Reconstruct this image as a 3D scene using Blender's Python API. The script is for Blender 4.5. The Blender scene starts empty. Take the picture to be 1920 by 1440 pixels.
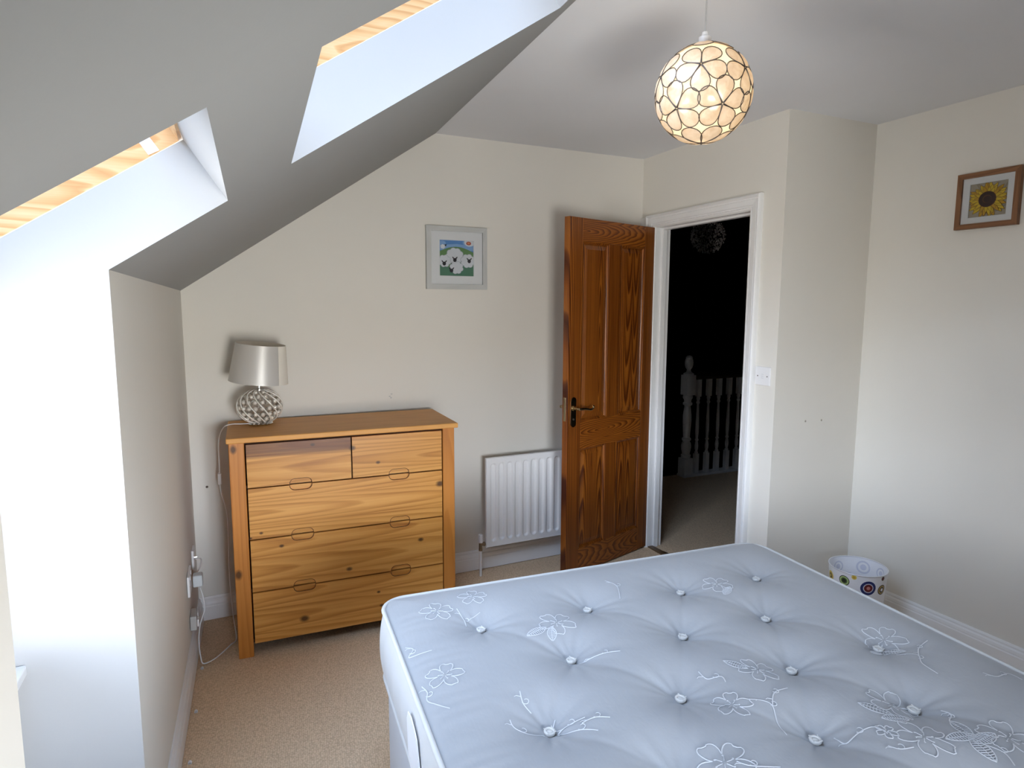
import bpy, bmesh, math, random
from math import sin, cos, pi, sqrt, radians, exp, atan2
from mathutils import Vector, Matrix

random.seed(7)
S = bpy.context.scene
COL = S.collection

# ------------------------------------------------------------------ camera
CAM = Vector((0.1773, -3.3088, 1.5261))
YAW, PITCH, ROLL = -0.42066, 0.12219, 0.00303
fwd = Vector((-sin(YAW) * cos(PITCH), cos(YAW) * cos(PITCH), -sin(PITCH)))
r0 = Vector((cos(YAW), sin(YAW), 0))
u0 = r0.cross(fwd)
right = cos(ROLL) * r0 + sin(ROLL) * u0
up = -sin(ROLL) * r0 + cos(ROLL) * u0
cd = bpy.data.cameras.new('camera')
cam = bpy.data.objects.new('camera', cd)
COL.objects.link(cam)
m3 = Matrix((right, up, -fwd)).transposed()
cam.matrix_world = Matrix.Translation(CAM) @ m3.to_4x4()
cd.sensor_width = 36.0
cd.lens = 1200.03 / 1920 * 36.0
cd.clip_start = 0.02
S.camera = cam

# ------------------------------------------------------------------ view, sky, light
S.view_settings.view_transform = 'Standard'
S.view_settings.look = 'None'
S.view_settings.gamma = 1.0
S.view_settings.use_curve_mapping = False
S.view_settings.exposure = 2.20
SKY = 9.0
BULB = 5.0
S.cycles.max_bounces = 16
S.cycles.diffuse_bounces = 10
S.cycles.glossy_bounces = 6
S.cycles.transmission_bounces = 8
S.cycles.transparent_max_bounces = 12
S.cycles.caustics_reflective = False
S.cycles.caustics_refractive = False
S.cycles.use_denoising = True

w = bpy.data.worlds.new('overcast_sky')
S.world = w
w.use_nodes = True
nt = w.node_tree
nt.nodes.clear()
tc = nt.nodes.new('ShaderNodeTexCoord')
sep = nt.nodes.new('ShaderNodeSeparateXYZ')
rmp = nt.nodes.new('ShaderNodeValToRGB')
bgn = nt.nodes.new('ShaderNodeBackground')
won = nt.nodes.new('ShaderNodeOutputWorld')
nt.links.new(tc.outputs['Generated'], sep.inputs[0])
mr = nt.nodes.new('ShaderNodeMapRange')
mr.inputs['From Min'].default_value = -1
mr.inputs['From Max'].default_value = 1
nt.links.new(sep.outputs['Z'], mr.inputs['Value'])
nt.links.new(mr.outputs[0], rmp.inputs[0])
el = rmp.color_ramp.elements
el[0].position = 0.0
el[0].color = (0.50, 0.49, 0.455, 1)
el[1].position = 1.0
el[1].color = (0.20, 0.27, 0.39, 1)
for p, c in ((0.49, (0.57, 0.56, 0.53, 1)), (0.51, (0.86, 0.92, 1.0, 1)), (0.57, (0.80, 0.87, 0.97, 1)), (0.65, (0.27, 0.345, 0.46, 1))):
    e = el.new(p)
    e.color = c
nt.links.new(rmp.outputs[0], bgn.inputs['Color'])
# hazy sky brighter towards the sun's side (behind the camera)
dt = nt.nodes.new('ShaderNodeVectorMath')
dt.operation = 'DOT_PRODUCT'
nt.links.new(tc.outputs['Generated'], dt.inputs[0])
dt.inputs[1].default_value = (0.40, -0.74, 0.0)
ma = nt.nodes.new('ShaderNodeMath')
ma.operation = 'MULTIPLY_ADD'
nt.links.new(dt.outputs['Value'], ma.inputs[0])
ma.inputs[1].default_value = 1.1 * SKY
ma.inputs[2].default_value = 0.95 * SKY
nt.links.new(ma.outputs[0], bgn.inputs['Strength'])
nt.links.new(bgn.outputs[0], won.inputs['Surface'])


# ------------------------------------------------------------------ materials
class NT:
    def __init__(s, name):
        s.m = bpy.data.materials.new(name)
        s.m.use_nodes = True
        s.t = s.m.node_tree
        s.t.nodes.clear()
        s.out = s.t.nodes.new('ShaderNodeOutputMaterial')

    def n(s, typ, **kw):
        nd = s.t.nodes.new('ShaderNode' + typ)
        for k, v in kw.items():
            setattr(nd, k, v)
        return nd

    def l(s, a, b):
        s.t.links.new(a, b)

    def math(s, op, a, b=None, c=None):
        nd = s.n('Math', operation=op)
        for i, v in enumerate((a, b, c)):
            if v is None:
                continue
            if hasattr(v, 'is_output'):
                s.l(v, nd.inputs[i])
            else:
                nd.inputs[i].default_value = v
        return nd.outputs[0]

    def ramp(s, fac, stops, interp='LINEAR'):
        nd = s.n('ValToRGB')
        s.l(fac, nd.inputs[0])
        cr = nd.color_ramp
        cr.interpolation = interp
        e = cr.elements
        e[0].position, e[0].color = stops[0][0], (*stops[0][1], 1)
        e[1].position, e[1].color = stops[-1][0], (*stops[-1][1], 1)
        for p, c in stops[1:-1]:
            x = e.new(p)
            x.color = (*c, 1)
        return nd.outputs[0]

    def mix(s, fac, a, b, blend='MIX'):
        nd = s.n('Mix', data_type='RGBA', blend_type=blend)
        for sock, v in ((nd.inputs[0], fac), (nd.inputs[6], a), (nd.inputs[7], b)):
            if hasattr(v, 'is_output'):
                s.l(v, sock)
            elif isinstance(v, (int, float)):
                sock.default_value = v
            else:
                sock.default_value = (*v, 1)
        return nd.outputs[2]

    def noise(s, vec, scale, detail=3, rough=0.5, dist=0.0):
        nd = s.n('TexNoise')
        if vec is not None:
            s.l(vec, nd.inputs['Vector'])
        nd.inputs['Scale'].default_value = scale
        nd.inputs['Detail'].default_value = detail
        nd.inputs['Roughness'].default_value = rough
        nd.inputs['Distortion'].default_value = dist
        return nd.outputs[0]

    def vec(s, x, y, z):
        nd = s.n('CombineXYZ')
        for i, v in enumerate((x, y, z)):
            if hasattr(v, 'is_output'):
                s.l(v, nd.inputs[i])
            else:
                nd.inputs[i].default_value = v
        return nd.outputs[0]

    def bump(s, h, strength, dist=0.002):
        nd = s.n('Bump')
        nd.inputs['Strength'].default_value = strength
        nd.inputs['Distance'].default_value = dist
        s.l(h, nd.inputs['Height'])
        return nd.outputs[0]

    def bsdf(s, color, rough=0.6, metal=0.0, normal=None, spec=0.5, **kw):
        b = s.n('BsdfPrincipled')
        for k, v in (('Base Color', color), ('Roughness', rough), ('Metallic', metal), ('Specular IOR Level', spec)):
            if hasattr(v, 'is_output'):
                s.l(v, b.inputs[k])
            elif isinstance(v, (tuple, list)):
                b.inputs[k].default_value = (*v, 1)
            else:
                b.inputs[k].default_value = v
        for k, v in kw.items():
            k = k.replace('_', ' ')
            b.inputs[k].default_value = v if not isinstance(v, tuple) else (*v, 1)
        if normal is not None:
            s.l(normal, b.inputs['Normal'])
        s.l(b.outputs[0], s.out.inputs['Surface'])
        return s.m


def plain(name, col, rough=0.5, metal=0.0, spec=0.5, var=0.04, **kw):
    t = NT(name)
    tcn = t.n('TexCoord')
    nz = t.noise(tcn.outputs['Object'], 9, 3)
    c2 = tuple(max(0, c * (1 - var)) for c in col)
    c = t.ramp(nz, [(0.35, c2), (0.65, col)])
    return t.bsdf(c, rough, metal, None, spec, **kw)


def paint(name, col, rough=0.75, bump=0.12, scale=180):
    t = NT(name)
    tcn = t.n('TexCoord')
    nz = t.noise(tcn.outputs['Object'], 2.2, 4, 0.55)
    c = t.ramp(nz, [(0.3, tuple(c * 0.975 for c in col)), (0.7, col)])
    h = t.noise(tcn.outputs['Object'], scale, 2)
    return t.bsdf(c, rough, 0, t.bump(h, bump, 0.001), 0.3)


def wood(name, dark, mid, light, axis='x', freq=60, d0=0.05, lean=0.10, wob=0.02, rough=0.42, knots=(), across='z', fine=0.35, contrast=1.0, streak=0.0, band=None, lfreq=2.2, aoff=0.0):
    """plain-sawn softwood: rings of a leaning, wobbling cone cut by the face"""
    t = NT(name)
    tcn = t.n('TexCoord')
    sp = t.n('SeparateXYZ')
    t.l(tcn.outputs['Object'], sp.inputs[0])
    oi = t.n('ObjectInfo')
    rnd = oi.outputs['Random']
    ax = dict(x=0, y=1, z=2)
    L = sp.outputs[ax[axis]]
    A = sp.outputs[ax[across]]
    third = [k for k in 'xyz' if k not in (axis, across)][0]
    D = sp.outputs[ax[third]]
    rl = t.math('MULTIPLY', rnd, 7.3)
    L2 = t.math('ADD', L, rl)
    A2 = t.math('ADD', A, t.math('MULTIPLY', rnd, 3.1))
    nv = t.vec(t.math('MULTIPLY', L2, lfreq), t.math('MULTIPLY', A2, 9), t.math('MULTIPLY', D, 4))
    nz = t.noise(nv, 1.0, 3, 0.55)
    nb = t.noise(t.vec(t.math('MULTIPLY', L2, 0.9), t.math('MULTIPLY', A2, 3.0), rnd), 1.0, 2, 0.5)
    # ring field
    per = t.math('PINGPONG', A2, 0.11)
    d = t.math('ADD', t.math('MULTIPLY', L2, lean), d0)
    d = t.math('PINGPONG', d, 0.13)
    d = t.math('ADD', d, t.math('MULTIPLY', t.math('SUBTRACT', nz, 0.5), wob * 2.0))
    a = t.math('ADD', t.math('ADD', per, aoff - 0.055), t.math('MULTIPLY', t.math('SUBTRACT', nb, 0.5), wob * 3.0))
    rr = t.math('SQRT', t.math('ADD', t.math('MULTIPLY', a, a), t.math('MULTIPLY', t.math('MULTIPLY', d, d), 0.6)))
    ph = t.math('MULTIPLY', rr, freq)
    fr = t.math('FRACT', ph)
    ring = t.ramp(fr, [(0.0, (0.12,) * 3), (0.45, (0.35,) * 3), (0.82, (1.0,) * 3), (0.93, (0.75,) * 3), (1.0, (0.12,) * 3)])
    fib = t.noise(t.vec(t.math('MULTIPLY', L2, 5), t.math('MULTIPLY', A2, 260), t.math('MULTIPLY', D, 260)), 1.0, 2, 0.6)
    f = t.math('ADD', t.math('MULTIPLY', ring, 0.62 * contrast), t.math('MULTIPLY', fib, fine))
    f = t.math('ADD', f, t.math('MULTIPLY', t.math('SUBTRACT', nb, 0.5), 0.35))
    if streak:
        st = t.noise(t.vec(t.math('MULTIPLY', L2, 0.7), t.math('MULTIPLY', A2, 48), t.math('MULTIPLY', D, 20)), 1.0, 3, 0.6, 0.3)
        f = t.math('ADD', f, t.math('MULTIPLY', t.math('SUBTRACT', st, 0.5), streak))
    col = t.ramp(f, [(0.12, light), (0.45, mid), (0.95, dark)])
    if band:
        a0, a1, bc = band
        bm_ = t.n('MapRange')
        bm_.interpolation_type = 'SMOOTHSTEP'
        bm_.inputs['From Min'].default_value = a0
        bm_.inputs['From Max'].default_value = a1
        wv = t.noise(t.vec(t.math('MULTIPLY', L2, 1.2), t.math('MULTIPLY', A2, 55), 0.0), 1.0, 3, 0.6)
        t.l(t.math('ADD', A, t.math('MULTIPLY', t.math('SUBTRACT', wv, 0.5), 0.07)), bm_.inputs['Value'])
        col = t.mix(t.math('MULTIPLY', bm_.outputs[0], t.math('ADD', 0.45, t.math('MULTIPLY', wv, 0.6))), col, bc)
    for (kl, ka, r) in knots:
        e = t.math('SQRT', t.math('ADD', t.math('POWER', t.math('MULTIPLY', t.math('SUBTRACT', L, kl), 0.7), 2.0),
                                  t.math('POWER', t.math('SUBTRACT', A, ka), 2.0)))
        e = t.math('ADD', e, t.math('MULTIPLY', t.math('SUBTRACT', fib, 0.5), r * 0.5))
        k = t.n('MapRange')
        k.inputs['From Min'].default_value = r * 0.6
        k.inputs['From Max'].default_value = r * 1.5
        k.inputs['To Min'].default_value = 0.9
        k.inputs['To Max'].default_value = 0.0
        t.l(e, k.inputs['Value'])
        col = t.mix(k.outputs[0], col, tuple(c * 0.16 for c in dark))
    return t.bsdf(col, rough, 0, t.bump(fib, 0.06, 0.001), 0.45)


def glass_mat(name, tint=(1, 1, 1), refl=0.06):
    t = NT(name)
    tr = t.n('BsdfTransparent')
    tr.inputs[0].default_value = (*tint, 1)
    gl = t.n('BsdfGlossy')
    gl.inputs['Roughness'].default_value = 0.02
    mx = t.n('MixShader')
    fr = t.n('Fresnel')
    fr.inputs['IOR'].default_value = 1.45
    t.l(t.math('MULTIPLY', fr.outputs[0], refl / 0.06), mx.inputs[0])
    t.l(tr.outputs[0], mx.inputs[1])
    t.l(gl.outputs[0], mx.inputs[2])
    t.l(mx.outputs[0], t.out.inputs['Surface'])
    return t.m


def carpet_mat():
    t = NT('loop_pile_carpet')
    tcn = t.n('TexCoord')
    mp = t.n('Mapping')
    mp.inputs['Rotation'].default_value = (0, 0, 0.12)
    t.l(tcn.outputs['Object'], mp.inputs['Vector'])
    vo = t.n('TexVoronoi')
    t.l(mp.outputs[0], vo.inputs['Vector'])
    vo.inputs['Scale'].default_value = 140
    vo.inputs['Randomness'].default_value = 0.55
    nz = t.noise(tcn.outputs['Object'], 60, 4, 0.6)
    nb = t.noise(tcn.outputs['Object'], 1.6, 4, 0.6)
    f = t.math('ADD', t.math('MULTIPLY', vo.outputs['Distance'], 0.9), t.math('MULTIPLY', nz, 0.5))
    c = t.ramp(f, [(0.20, (0.88, 0.69, 0.49)), (0.6, (0.70, 0.53, 0.36)), (0.98, (0.50, 0.36, 0.235))])
    c = t.mix(t.math('MULTIPLY', nb, 0.3), c, (0.78, 0.585, 0.40))
    h = t.math('SUBTRACT', 1.0, f)
    return t.bsdf(c, 0.95, 0, t.bump(h, 0.7, 0.004), 0.1)


M = {}
M['cream'] = paint('cream_wall_paint', (0.73, 0.705, 0.65))
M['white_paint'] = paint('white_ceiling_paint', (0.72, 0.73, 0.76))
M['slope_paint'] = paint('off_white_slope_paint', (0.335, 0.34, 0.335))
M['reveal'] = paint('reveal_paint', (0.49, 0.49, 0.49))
M['gloss'] = plain('white_gloss_paint', (0.80, 0.80, 0.80), 0.35, var=0.02)
M['unlit_landing'] = plain('landing_unlit_dark', (0.010, 0.010, 0.011), 0.9, spec=0.1)  # near-black base colour stands in for the landing's lack of light
M['carpet'] = carpet_mat()
M['frame_pine'] = wood('window_pine', (0.55, 0.27, 0.10), (0.70, 0.42, 0.20), (0.80, 0.56, 0.32), axis='x', across='z', freq=55, lean=0.22, wob=0.05, rough=0.4)
K_POST = [(0.926, 0.030, 0.011), (0.381, 0.026, 0.013)]
K_DR = [(0.92, 0.686, 0.012), (0.823, 0.424, 0.008), (0.489, 0.332, 0.008), (0.287, 0.133, 0.012), (0.632, 0.132, 0.006), (0.517, 0.892, 0.009),
        (0.63, 0.816, 0.006), (0.348, 0.921, 0.006), (0.204, 0.483, 0.006), (0.619, 0.20, 0.005), (0.081, 0.534, 0.004), (0.124, 0.552, 0.005)]
CH = ((0.30, 0.095, 0.012), (0.56, 0.245, 0.046), (0.70, 0.345, 0.085))
M['chest_drawer'] = wood('honey_pine_drawer', *CH, axis='x', across='z', freq=75, lean=0.04, wob=0.010, rough=0.40, knots=K_DR, d0=0.07, contrast=0.75, streak=0.8, lfreq=1.1)
M['chest_drawer_red'] = wood('heartwood_pine_drawer', *CH, axis='x', across='z', freq=75, lean=0.04, wob=0.010, rough=0.40, knots=K_DR, d0=0.07, contrast=0.7, streak=0.8, lfreq=1.1, band=(0.862, 0.905, (0.085, 0.014, 0.005)))
M['chest_post'] = wood('honey_pine_post', (0.38, 0.125, 0.018), (0.50, 0.185, 0.030), (0.58, 0.23, 0.045), axis='z', across='x', freq=50, lean=0.05, wob=0.02, rough=0.36, knots=K_POST, contrast=0.7)
M['chest_top'] = wood('honey_pine_top', (0.50, 0.21, 0.045), (0.62, 0.285, 0.065), (0.70, 0.34, 0.085), axis='x', across='y', freq=45, lean=0.06, wob=0.02, rough=0.5, contrast=0.4, streak=0.3)
M['chest_dark'] = plain('drawer_gap_shadow_wood', (0.05, 0.018, 0.007), 0.8)
DO = ((0.045, 0.007, 0.001), (0.19, 0.050, 0.005), (0.34, 0.11, 0.013))
M['door_v'] = wood('stained_pine_upright', *DO, axis='z', across='x', freq=120, lean=0.03, wob=0.008, rough=0.33, d0=0.03, contrast=1.25, fine=.3, streak=.8, lfreq=0.8, aoff=0.07)
M['door_panel'] = wood('stained_pine_panel', *DO, axis='z', across='x', freq=115, lean=0.05, wob=0.010, rough=0.33, d0=0.02, contrast=1.25, fine=.25, streak=.4, lfreq=0.9, aoff=0.02)
M['door_h'] = wood('stained_pine_rail', *DO, axis='x', across='z', freq=105, lean=0.20, wob=0.026, rough=0.33, d0=0.02, contrast=1.1, fine=.25)
M['brass'] = plain('polished_brass', (0.62, 0.50, 0.30), 0.16, 1.0)
M['dark_metal'] = plain('dark_lacquered_wire', (0.12, 0.10, 0.085), 0.35, 0.8)
M['chrome'] = plain('chrome', (0.8, 0.8, 0.8), 0.12, 1.0)
M['white_plastic'] = plain('white_plastic', (0.80, 0.80, 0.81), 0.35, var=0.01)
M['cream_plastic'] = plain('ivory_plastic', (0.78, 0.76, 0.70), 0.35, var=0.01)
M['radiator'] = plain('radiator_enamel', (0.80, 0.80, 0.80), 0.3, var=0.01)
M['glass'] = glass_mat('window_glass')
M['pic_glass'] = glass_mat('picture_glass', refl=0.05)
M['matboard'] = plain('white_mat_board', (0.80, 0.81, 0.82), 0.8, var=0.01)


# ------------------------------------------------------------------ mesh helpers
class MB:
    def __init__(s):
        s.bm = bmesh.new()
        s.mi = 0

    def _f(s, vs):
        try:
            f = s.bm.faces.new(vs)
            f.material_index = s.mi
            return f
        except ValueError:
            return None

    def poly(s, pts):
        s._f([s.bm.verts.new(p) for p in pts])
        return s

    def box(s, x0, x1, y0, y1, z0, z1):
        v = [s.bm.verts.new((x, y, z)) for x in (x0, x1) for y in (y0, y1) for z in (z0, z1)]
        for idx in ((0, 1, 3, 2), (4, 6, 7, 5), (0, 4, 5, 1), (2, 3, 7, 6), (0, 2, 6, 4), (1, 5, 7, 3)):
            s._f([v[i] for i in idx])
        return s

    def bbox(s, x0, x1, y0, y1, z0, z1, b=0.003, seg=2):
        """bevelled box"""
        bm2 = bmesh.new()
        v = [bm2.verts.new((x, y, z)) for x in (x0, x1) for y in (y0, y1) for z in (z0, z1)]
        for idx in ((0, 1, 3, 2), (4, 6, 7, 5), (0, 4, 5, 1), (2, 3, 7, 6), (0, 2, 6, 4), (1, 5, 7, 3)):
            bm2.faces.new([v[i] for i in idx])
        bmesh.ops.recalc_face_normals(bm2, faces=bm2.faces)
        bmesh.ops.bevel(bm2, geom=list(bm2.edges), offset=b, segments=seg, affect='EDGES', profile=0.5)
        s.add(bm2)
        return s

    def add(s, bm2, mat=None):
        mp = {}
        for v in bm2.verts:
            mp[v] = s.bm.verts.new(mat @ v.co if mat else v.co)
        for f in bm2.faces:
            s._f([mp[v] for v in f.verts])
        bm2.free()

    def prism(s, pts, vecs):
        """polygon pts extruded along vec"""
        d = Vector(vecs)
        a = [s.bm.verts.new(Vector(p)) for p in pts]
        b = [s.bm.verts.new(Vector(p) + d) for p in pts]
        n = len(pts)
        s._f(a[::-1])
        s._f(b)
        for i in range(n):
            s._f([a[i], a[(i + 1) % n], b[(i + 1) % n], b[i]])
        return s

    def lathe(s, prof, c=(0, 0, 0), n=24, mat=None):
        """prof: [(r,z)] around the z axis through c"""
        c = Vector(c)
        rings = []
        for (r, z) in prof:
            if r < 1e-6:
                p = Vector((0, 0, z))
                rings.append([s.bm.verts.new((mat @ p if mat else p) + c)])
            else:
                ring = []
                for k in range(n):
                    p = Vector((r * cos(2 * pi * k / n), r * sin(2 * pi * k / n), z))
                    ring.append(s.bm.verts.new((mat @ p if mat else p) + c))
                rings.append(ring)
        for a, b in zip(rings, rings[1:]):
            for k in range(n):
                k2 = (k + 1) % n
                if len(a) == 1 and len(b) == 1:
                    continue
                if len(a) == 1:
                    s._f([a[0], b[k], b[k2]])
                elif len(b) == 1:
                    s._f([a[k], a[k2], b[0]])
                else:
                    s._f([a[k], a[k2], b[k2], b[k]])
        return s

    def tube(s, pts, r, n=8, closed=False, caps=True):
        pts = [Vector(p) for p in pts]
        N = len(pts)
        rs = r if isinstance(r, (list, tuple)) else [r] * N
        rings = []
        prev = None
        for i, p in enumerate(pts):
            if closed:
                t = pts[(i + 1) % N] - pts[i - 1]
            else:
                t = pts[min(i + 1, N - 1)] - pts[max(i - 1, 0)]
            t.normalize()
            if prev is None:
                a = Vector((0, 0, 1)) if abs(t.z) < 0.9 else Vector((1, 0, 0))
                x = t.cross(a).normalized()
            else:
                x = (prev - t * prev.dot(t)).normalized()
            prev = x
            y = t.cross(x)
            rings.append([s.bm.verts.new(p + rs[i] * (cos(2 * pi * k / n) * x + sin(2 * pi * k / n) * y)) for k in range(n)])
        for i in range(N if closed else N - 1):
            a, b = rings[i], rings[(i + 1) % N]
            off = 0
            if closed and i == N - 1:
                off = min(range(n), key=lambda o: (a[0].co - b[o].co).length)
            for k in range(n):
                s._f([a[k], a[(k + 1) % n], b[(k + 1 + off) % n], b[(k + off) % n]])
        if caps and not closed:
            s._f(rings[0][::-1])
            s._f(rings[-1])
        return s

    def sphere(s, c, r, n=12, m=8, sc=(1, 1, 1)):
        c = Vector(c)
        bm2 = bmesh.new()
        bmesh.ops.create_uvsphere(bm2, u_segments=n, v_segments=m, radius=r)
        s.add(bm2, Matrix.Translation(c) @ Matrix.Diagonal((*sc, 1)))
        return s

    def build(s, name, mat, parent=None, smooth=None, recalc=True, label=None):
        if recalc:
            bmesh.ops.recalc_face_normals(s.bm, faces=s.bm.faces)
        me = bpy.data.meshes.new(name)
        s.bm.to_mesh(me)
        s.bm.free()
        for mm in (mat if isinstance(mat, (list, tuple)) else [mat]):
            me.materials.append(mm)
        if smooth is not None:
            me.shade_smooth()
            if smooth < 179:
                me.set_sharp_from_angle(angle=radians(smooth))
        o = bpy.data.objects.new(name, me)
        COL.objects.link(o)
        if parent:
            o.parent = parent
        if label:
            o['label'] = label
        return o


def tag(o, label, cat, group=None, kind=None):
    o['label'] = label
    o['category'] = cat
    if group:
        o['group'] = group
    if kind:
        o['kind'] = kind
    return o


def empty(name, loc, rz, label, cat, group=None, kind=None):
    o = bpy.data.objects.new(name, None)
    o.empty_display_size = 0.05
    COL.objects.link(o)
    o.location = loc
    o.rotation_euler = (0, 0, rz)
    return tag(o, label, cat, group, kind)


def struct(o, label, cat):
    return tag(o, label, cat, kind='structure')


def smooth_path(pts, k=8, closed=False):
    """Catmull-Rom through pts"""
    P = [Vector(p) for p in pts]
    n = len(P)
    out = []
    for i in range(n if closed else n - 1):
        if closed:
            a, b, c, d = P[i - 1], P[i], P[(i + 1) % n], P[(i + 2) % n]
        else:
            a, b, c, d = P[max(i - 1, 0)], P[i], P[i + 1], P[min(i + 2, n - 1)]
        for j in range(k):
            t = j / k
            out.append(0.5 * ((2 * b) + (c - a) * t + (2 * a - 5 * b + 4 * c - d) * t * t + (3 * b - a - 3 * c + d) * t ** 3))
    if not closed:
        out.append(P[-1])
    return out


# ------------------------------------------------------------------ room geometry (metres)
GK, XK, KK, ZKK = 0.02353, 0.03935, 0.03744, -0.01026
W1, D1, W2 = 2.5631, -1.0540, 3.1583
HC, ZK, XS = 2.4181, 1.5880, 1.2274
YF, YN = -1.5786, -2.3478
S1, S2, S3 = 0.2101, 0.3319, 0.946
YB = -3.75
NSL = Vector((-0.559, 0, 0.829))


def hc(x, y):
    return HC - 0.00157 * (x - 1) - 0.00125 * (y + 1)


def kneex(y):
    return KK * y


def slope(s, y):
    x = XS + XK * y
    z = ZK + ZKK * y
    x0 = kneex(y)
    return Vector((x0 + (x - x0) * s, y, z + (hc(x, y) - z) * s))


def sfar(s):
    y = 0.0
    for _ in range(4):
        y = GK * slope(s, y).x
    return slope(s, y)


def cp(x, y):
    return Vector((x, y, hc(x, y)))


GY = GK * W1
C2 = (W2, D1 + 0.0166 * 0.6)
WBX = W2 + 0.0119 * 2.7

# floor
f = MB()
f.poly([(-0.5, YB, 0), (WBX + .02, YB, 0), (W2, C2[1], 0), (W1, D1, 0), (W1 + .02, D1, 0), (W1 + .02, GY, 0), (W1, GY, 0), (0, 0, 0), (-0.5, 0, 0)])
struct(f.build('floor', M['carpet'], recalc=False), 'beige loop pile fitted carpet of the bedroom', 'floor')
# gable wall
b = MB()
b.poly([(0, 0, 0), (W1, GY, 0), cp(W1, GY), sfar(1), sfar(0)])
wall_far = struct(b.build('wall_far', M['cream'], recalc=False), 'cream gable wall with sloping left edge behind the chest of drawers', 'wall')
# small marks on that wall
mk = MB()
for (x, z, rx, rz) in ((0.063, 0.661, 0.006, 0.005), ):
    mk.lathe([(0, 0.004), (rx * .6, 0.004), (rx, 0.001), (rx, 0)], (x, GK * x, z), 10, Matrix.Rotation(pi / 2, 4, 'X'))
mk.build('nail_head', M['dark_metal'], wall_far)
mk = MB()
for (x, z, a) in ((0.958, 1.046, .6), (0.968, 1.058, .2), (0.964, 1.038, 1.2)):
    mk.lathe([(0, 0.0016), (0.004, 0.0012), (0.006, 0)], (x, GK * x, z), 8, Matrix.Rotation(pi / 2, 4, 'X') @ Matrix.Diagonal((1, .5, 1, 1)))
mk.build('filler_patch', M['reveal'], wall_far)

# knee wall: far part, near part
b = MB()
b.poly([(kneex(YF), YF, 0), (0, 0, 0), slope(0, 0), slope(0, YF)])
b.poly([(kneex(YB), YB, 0), (kneex(YN), YN, 0), slope(0, YN), slope(0, YB)])
wall_left = struct(b.build('wall_left', M['cream'], recalc=False), 'low cream wall under the sloping ceiling at the left', 'wall')
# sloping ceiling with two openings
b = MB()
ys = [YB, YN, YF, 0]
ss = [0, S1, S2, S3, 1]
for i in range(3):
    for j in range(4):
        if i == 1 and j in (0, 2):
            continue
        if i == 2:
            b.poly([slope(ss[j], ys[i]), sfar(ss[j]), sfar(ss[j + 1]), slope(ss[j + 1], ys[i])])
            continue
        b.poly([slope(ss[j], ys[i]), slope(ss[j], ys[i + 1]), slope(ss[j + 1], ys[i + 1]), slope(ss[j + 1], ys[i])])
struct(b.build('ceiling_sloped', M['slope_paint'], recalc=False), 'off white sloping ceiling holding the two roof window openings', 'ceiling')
# flat ceiling
b = MB()
b.poly([sfar(1), slope(1, YB), cp(WBX, YB), cp(*C2), cp(W1, D1), cp(W1, GY)])
struct(b.build('ceiling', M['white_paint'], recalc=False), 'flat white ceiling above the bed', 'ceiling')

# door wall with opening
DY0, DY1, DHH = -0.848, -0.085, 1.990      # opening
TH = 0.105
b = MB()
for y0, y1, z0, z1 in ((D1, DY0, 0, None), (DY0, DY1, DHH, None), (DY1, GY, 0, None)):
    b.poly([(W1, y0, z0), (W1, y1, z0), cp(W1, y1), cp(W1, y0)])
wall_door = struct(b.build('wall_right_door', M['cream'], recalc=False), 'narrow cream wall around the doorway', 'wall')
b = MB()
b.poly([(W1, D1, 0), (C2[0], C2[1], 0), cp(*C2), cp(W1, D1)])
wall_ch = struct(b.build('wall_recess', M['cream'], recalc=False), 'narrow cream wall facing the window between doorway and right wall', 'wall')
for (x, z) in ((2.78, 0.961), (2.893, 0.958)):
    mk = MB()
    mk.lathe([(0, 0.003), (0.003, 0.003), (0.0055, 0)], (x, D1 + .0166 * (x - W1), z), 8, Matrix.Rotation(pi / 2, 4, 'X'))
    mk.build('wall_plug', plain('grey_wall_plug', (0.36, 0.32, 0.27), 0.7), wall_ch)
b = MB()
b.poly([(C2[0], C2[1], 0), (WBX, YB, 0), cp(WBX, YB), cp(*C2)])
struct(b.build('wall_right', M['cream'], recalc=False), 'plain cream wall on the right holding the sunflower picture', 'wall')
b = MB()
NWX0, NWX1, NWZ0, NWZ1 = 0.40, 1.20, 0.45, 1.38
b.poly([(kneex(YB), YB, 0), (NWX0, YB, 0), (NWX0, YB, NWZ1), slope(0.45, YB), slope(0, YB)])
b.poly([(NWX0, YB, 0), (NWX1, YB, 0), (NWX1, YB, NWZ0), (NWX0, YB, NWZ0)])
b.poly([slope(0.45, YB), (NWX0, YB, NWZ1), (NWX1, YB, NWZ1), cp(NWX1, YB), slope(1, YB)])
b.poly([(NWX1, YB, 0), (WBX, YB, 0), cp(WBX, YB), cp(NWX1, YB)])
struct(b.build('wall_near', M['cream'], recalc=False), 'cream wall behind the camera at the head of the bed', 'wall')


# ------------------------------------------------------------------ windows in the slope
def SPt(t, y, d):
    """t metres up the slope from the knee edge, d metres out from the slope"""
    o = slope(0, y)
    e = (slope(1, y) - o).normalized()
    return o + e * t + NSL * d


def slen(y):
    return (slope(1, y) - slope(0, y)).length


RD = 0.16
XV = -0.40   # plane of the upright lower pane


def on_xv(y, d, x=XV):
    o = slope(0, y)
    e = (slope(1, y) - o).normalized()
    t = (x - o.x - NSL.x * d) / e.x
    return o + e * t + NSL * d


w1 = empty('window_1', (0, (YF + YN) / 2, 0), 0, 'tall window opening running from the sloping ceiling down the left wall', 'window', kind='structure')
w2 = empty('window_2', (0.6, (YF + YN) / 2, 2.1), 0, 'upper roof window opening just below the flat ceiling', 'window', kind='structure')


def put(mb, name, mat, par, **kw):
    o = mb.build(name, mat, None, **kw)
    o.parent = par
    o.matrix_parent_inverse = Matrix.Translation(-Vector(par.location))
    return o


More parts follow.
